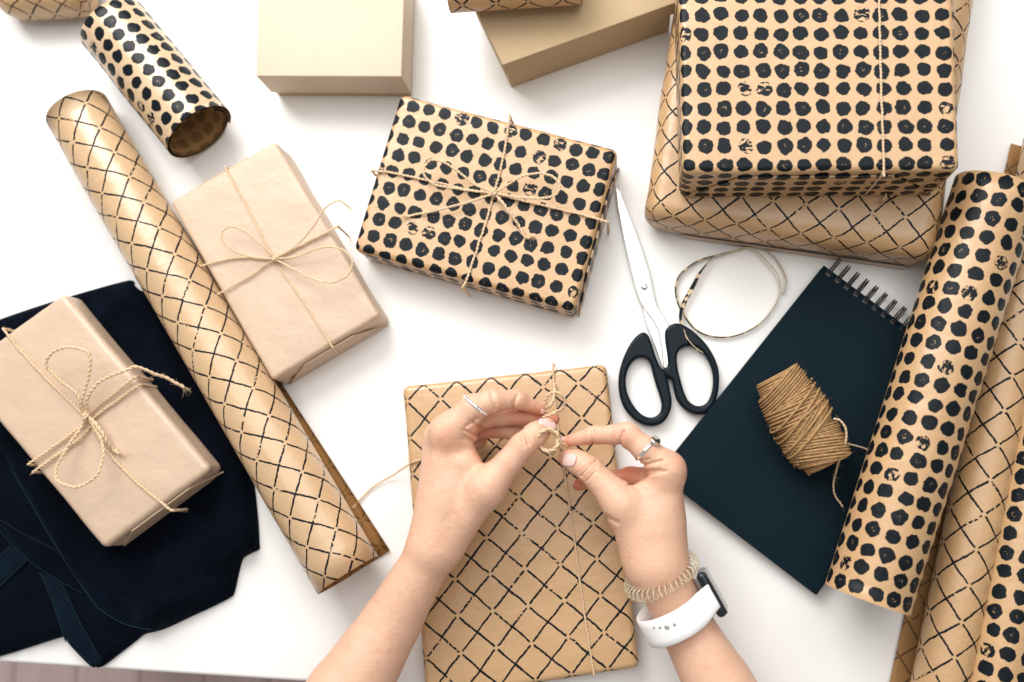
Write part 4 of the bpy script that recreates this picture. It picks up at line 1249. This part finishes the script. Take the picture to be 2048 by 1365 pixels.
# ---- watch
Cw = W(1356, 1230, .066)
Ax2 = (W(1404, 1306, .063) - W(1330, 1170, .063)).normalized()
N0 = Vector((0, 0, 1)).cross(Ax2).normalized()
if N0.x < 0: N0 = -N0
N1 = (N0 * math.cos(.12) + Vector((0, 0, 1)) * math.sin(.12)).normalized()
T1 = N1.cross(Ax2).normalized()
if T1.z < 0: T1 = -T1
t = thing('wrist_watch', Cw, 'white strapped square watch on the right wrist', 'watch')
rN, rT = 0.0285, 0.0310
cc = Cw + N1 * 0.0345 - Ax2 * 0.004
def slab(nm, w, l, h, r, ctr, mat):
    mb = MB(); V, Fc, U = rbox(w, l, h, r, (4, 4, 2))
    mb.add([ctr + T1 * x + Ax2 * y + N1 * z for x, y, z in V], Fc, U)
    return mb.build(nm, mat, t)
slab('case', 0.033, 0.0395, 0.0082, 0.0036, cc - N1 * 0.0045, M['watch_metal'])
slab('screen', 0.0315, 0.037, 0.0024, 0.0011, cc + N1 * 0.0020, M['watch_glass'])
mb = MB(); vs = []; n = 72; mprof = 7
for i in range(n + 1):
    ph = 0.24 + (2 * PI - 0.48) * i / n
    flare = 1 + 0.10 * math.exp(-((ph - PI * 0.86) / 0.7) ** 2)
    half = 0.0121 if 6 < i < n - 6 else 0.0121 - 0.0006 * max(0, 6 - min(i, n - i)) * 0.5
    od = (N1 * (math.cos(ph) / rN) + T1 * (math.sin(ph) / rT)).normalized()
    cN, cT = rN * math.cos(ph), rT * math.sin(ph)
    phs = 0.80
    g_ = min(ph, 2 * PI - ph)
    if g_ < phs:
        u_ = (phs - g_) / (phs - 0.24); sg_ = 1 if ph < PI else -1
        cN = rN * math.cos(phs) * (1 - u_) + 0.0362 * u_
        cT = sg_ * ((rT * math.sin(phs)) * (1 - u_) + 0.0166 * u_ + 0.0012 * math.sin(PI * u_))
        od = (N1 * (0.25 * (1 - u_)) + T1 * sg_).normalized()
    c0 = Cw - Ax2 * (0.002 + 0.002 * max(0, 1 - g_ / phs)) + (N1 * cN + T1 * cT) * flare + Ax2 * (0.0052 * math.sin(ph) * min(1, g_ / phs))
    for (x, d) in ((-1, 0.0004), (-0.93, 0.0016), (-0.5, 0.0021), (0.5, 0.0021), (0.93, 0.0016), (1, 0.0004), (0.0, -0.0002)):
        vs.append(c0 + Ax2 * (x * half) + od * d)
fs = [[i * mprof + k, i * mprof + (k + 1) % mprof, (i + 1) * mprof + (k + 1) % mprof, (i + 1) * mprof + k] for i in range(n) for k in range(mprof)]
fs += [list(range(mprof)), [n * mprof + k for k in range(mprof)][::-1]]
mb.add(vs, fs)
stp_o = mb.build('strap', M['strap'], t)
bvs = BVHTree.FromPolygons([Vector(v) for v in mb.v], mb.f)
for (x, y, r, mt) in ((1308, 1256, 0.0009, 'hole'), (1320, 1256, 0.0011, 'hole'), (1334, 1255, 0.0022, 'silver'), (1349, 1250, 0.0013, 'hole')):
    p, nn_ = cast(bvs, x, y)
    if p is None: continue
    if nn_.z < 0: nn_ = -nn_
    u = nn_.orthogonal().normalized(); v = nn_.cross(u)
    mb = MB(); k_ = 16
    vs = [p + (u * math.cos(2 * PI * i / k_) + v * math.sin(2 * PI * i / k_)) * r * s - nn_ * 0.0004 + nn_ * h for s, h in ((1, 0), (1, .0006), (.7, .0009)) for i in range(k_)]
    mb.add(vs, [[j * k_ + i, j * k_ + (i + 1) % k_, (j + 1) * k_ + (i + 1) % k_, (j + 1) * k_ + i] for j in range(2) for i in range(k_)] + [[2 * k_ + i for i in range(k_)]])
    mb.build('strap_pin' if mt == 'silver' else 'strap_hole', M[mt], t)
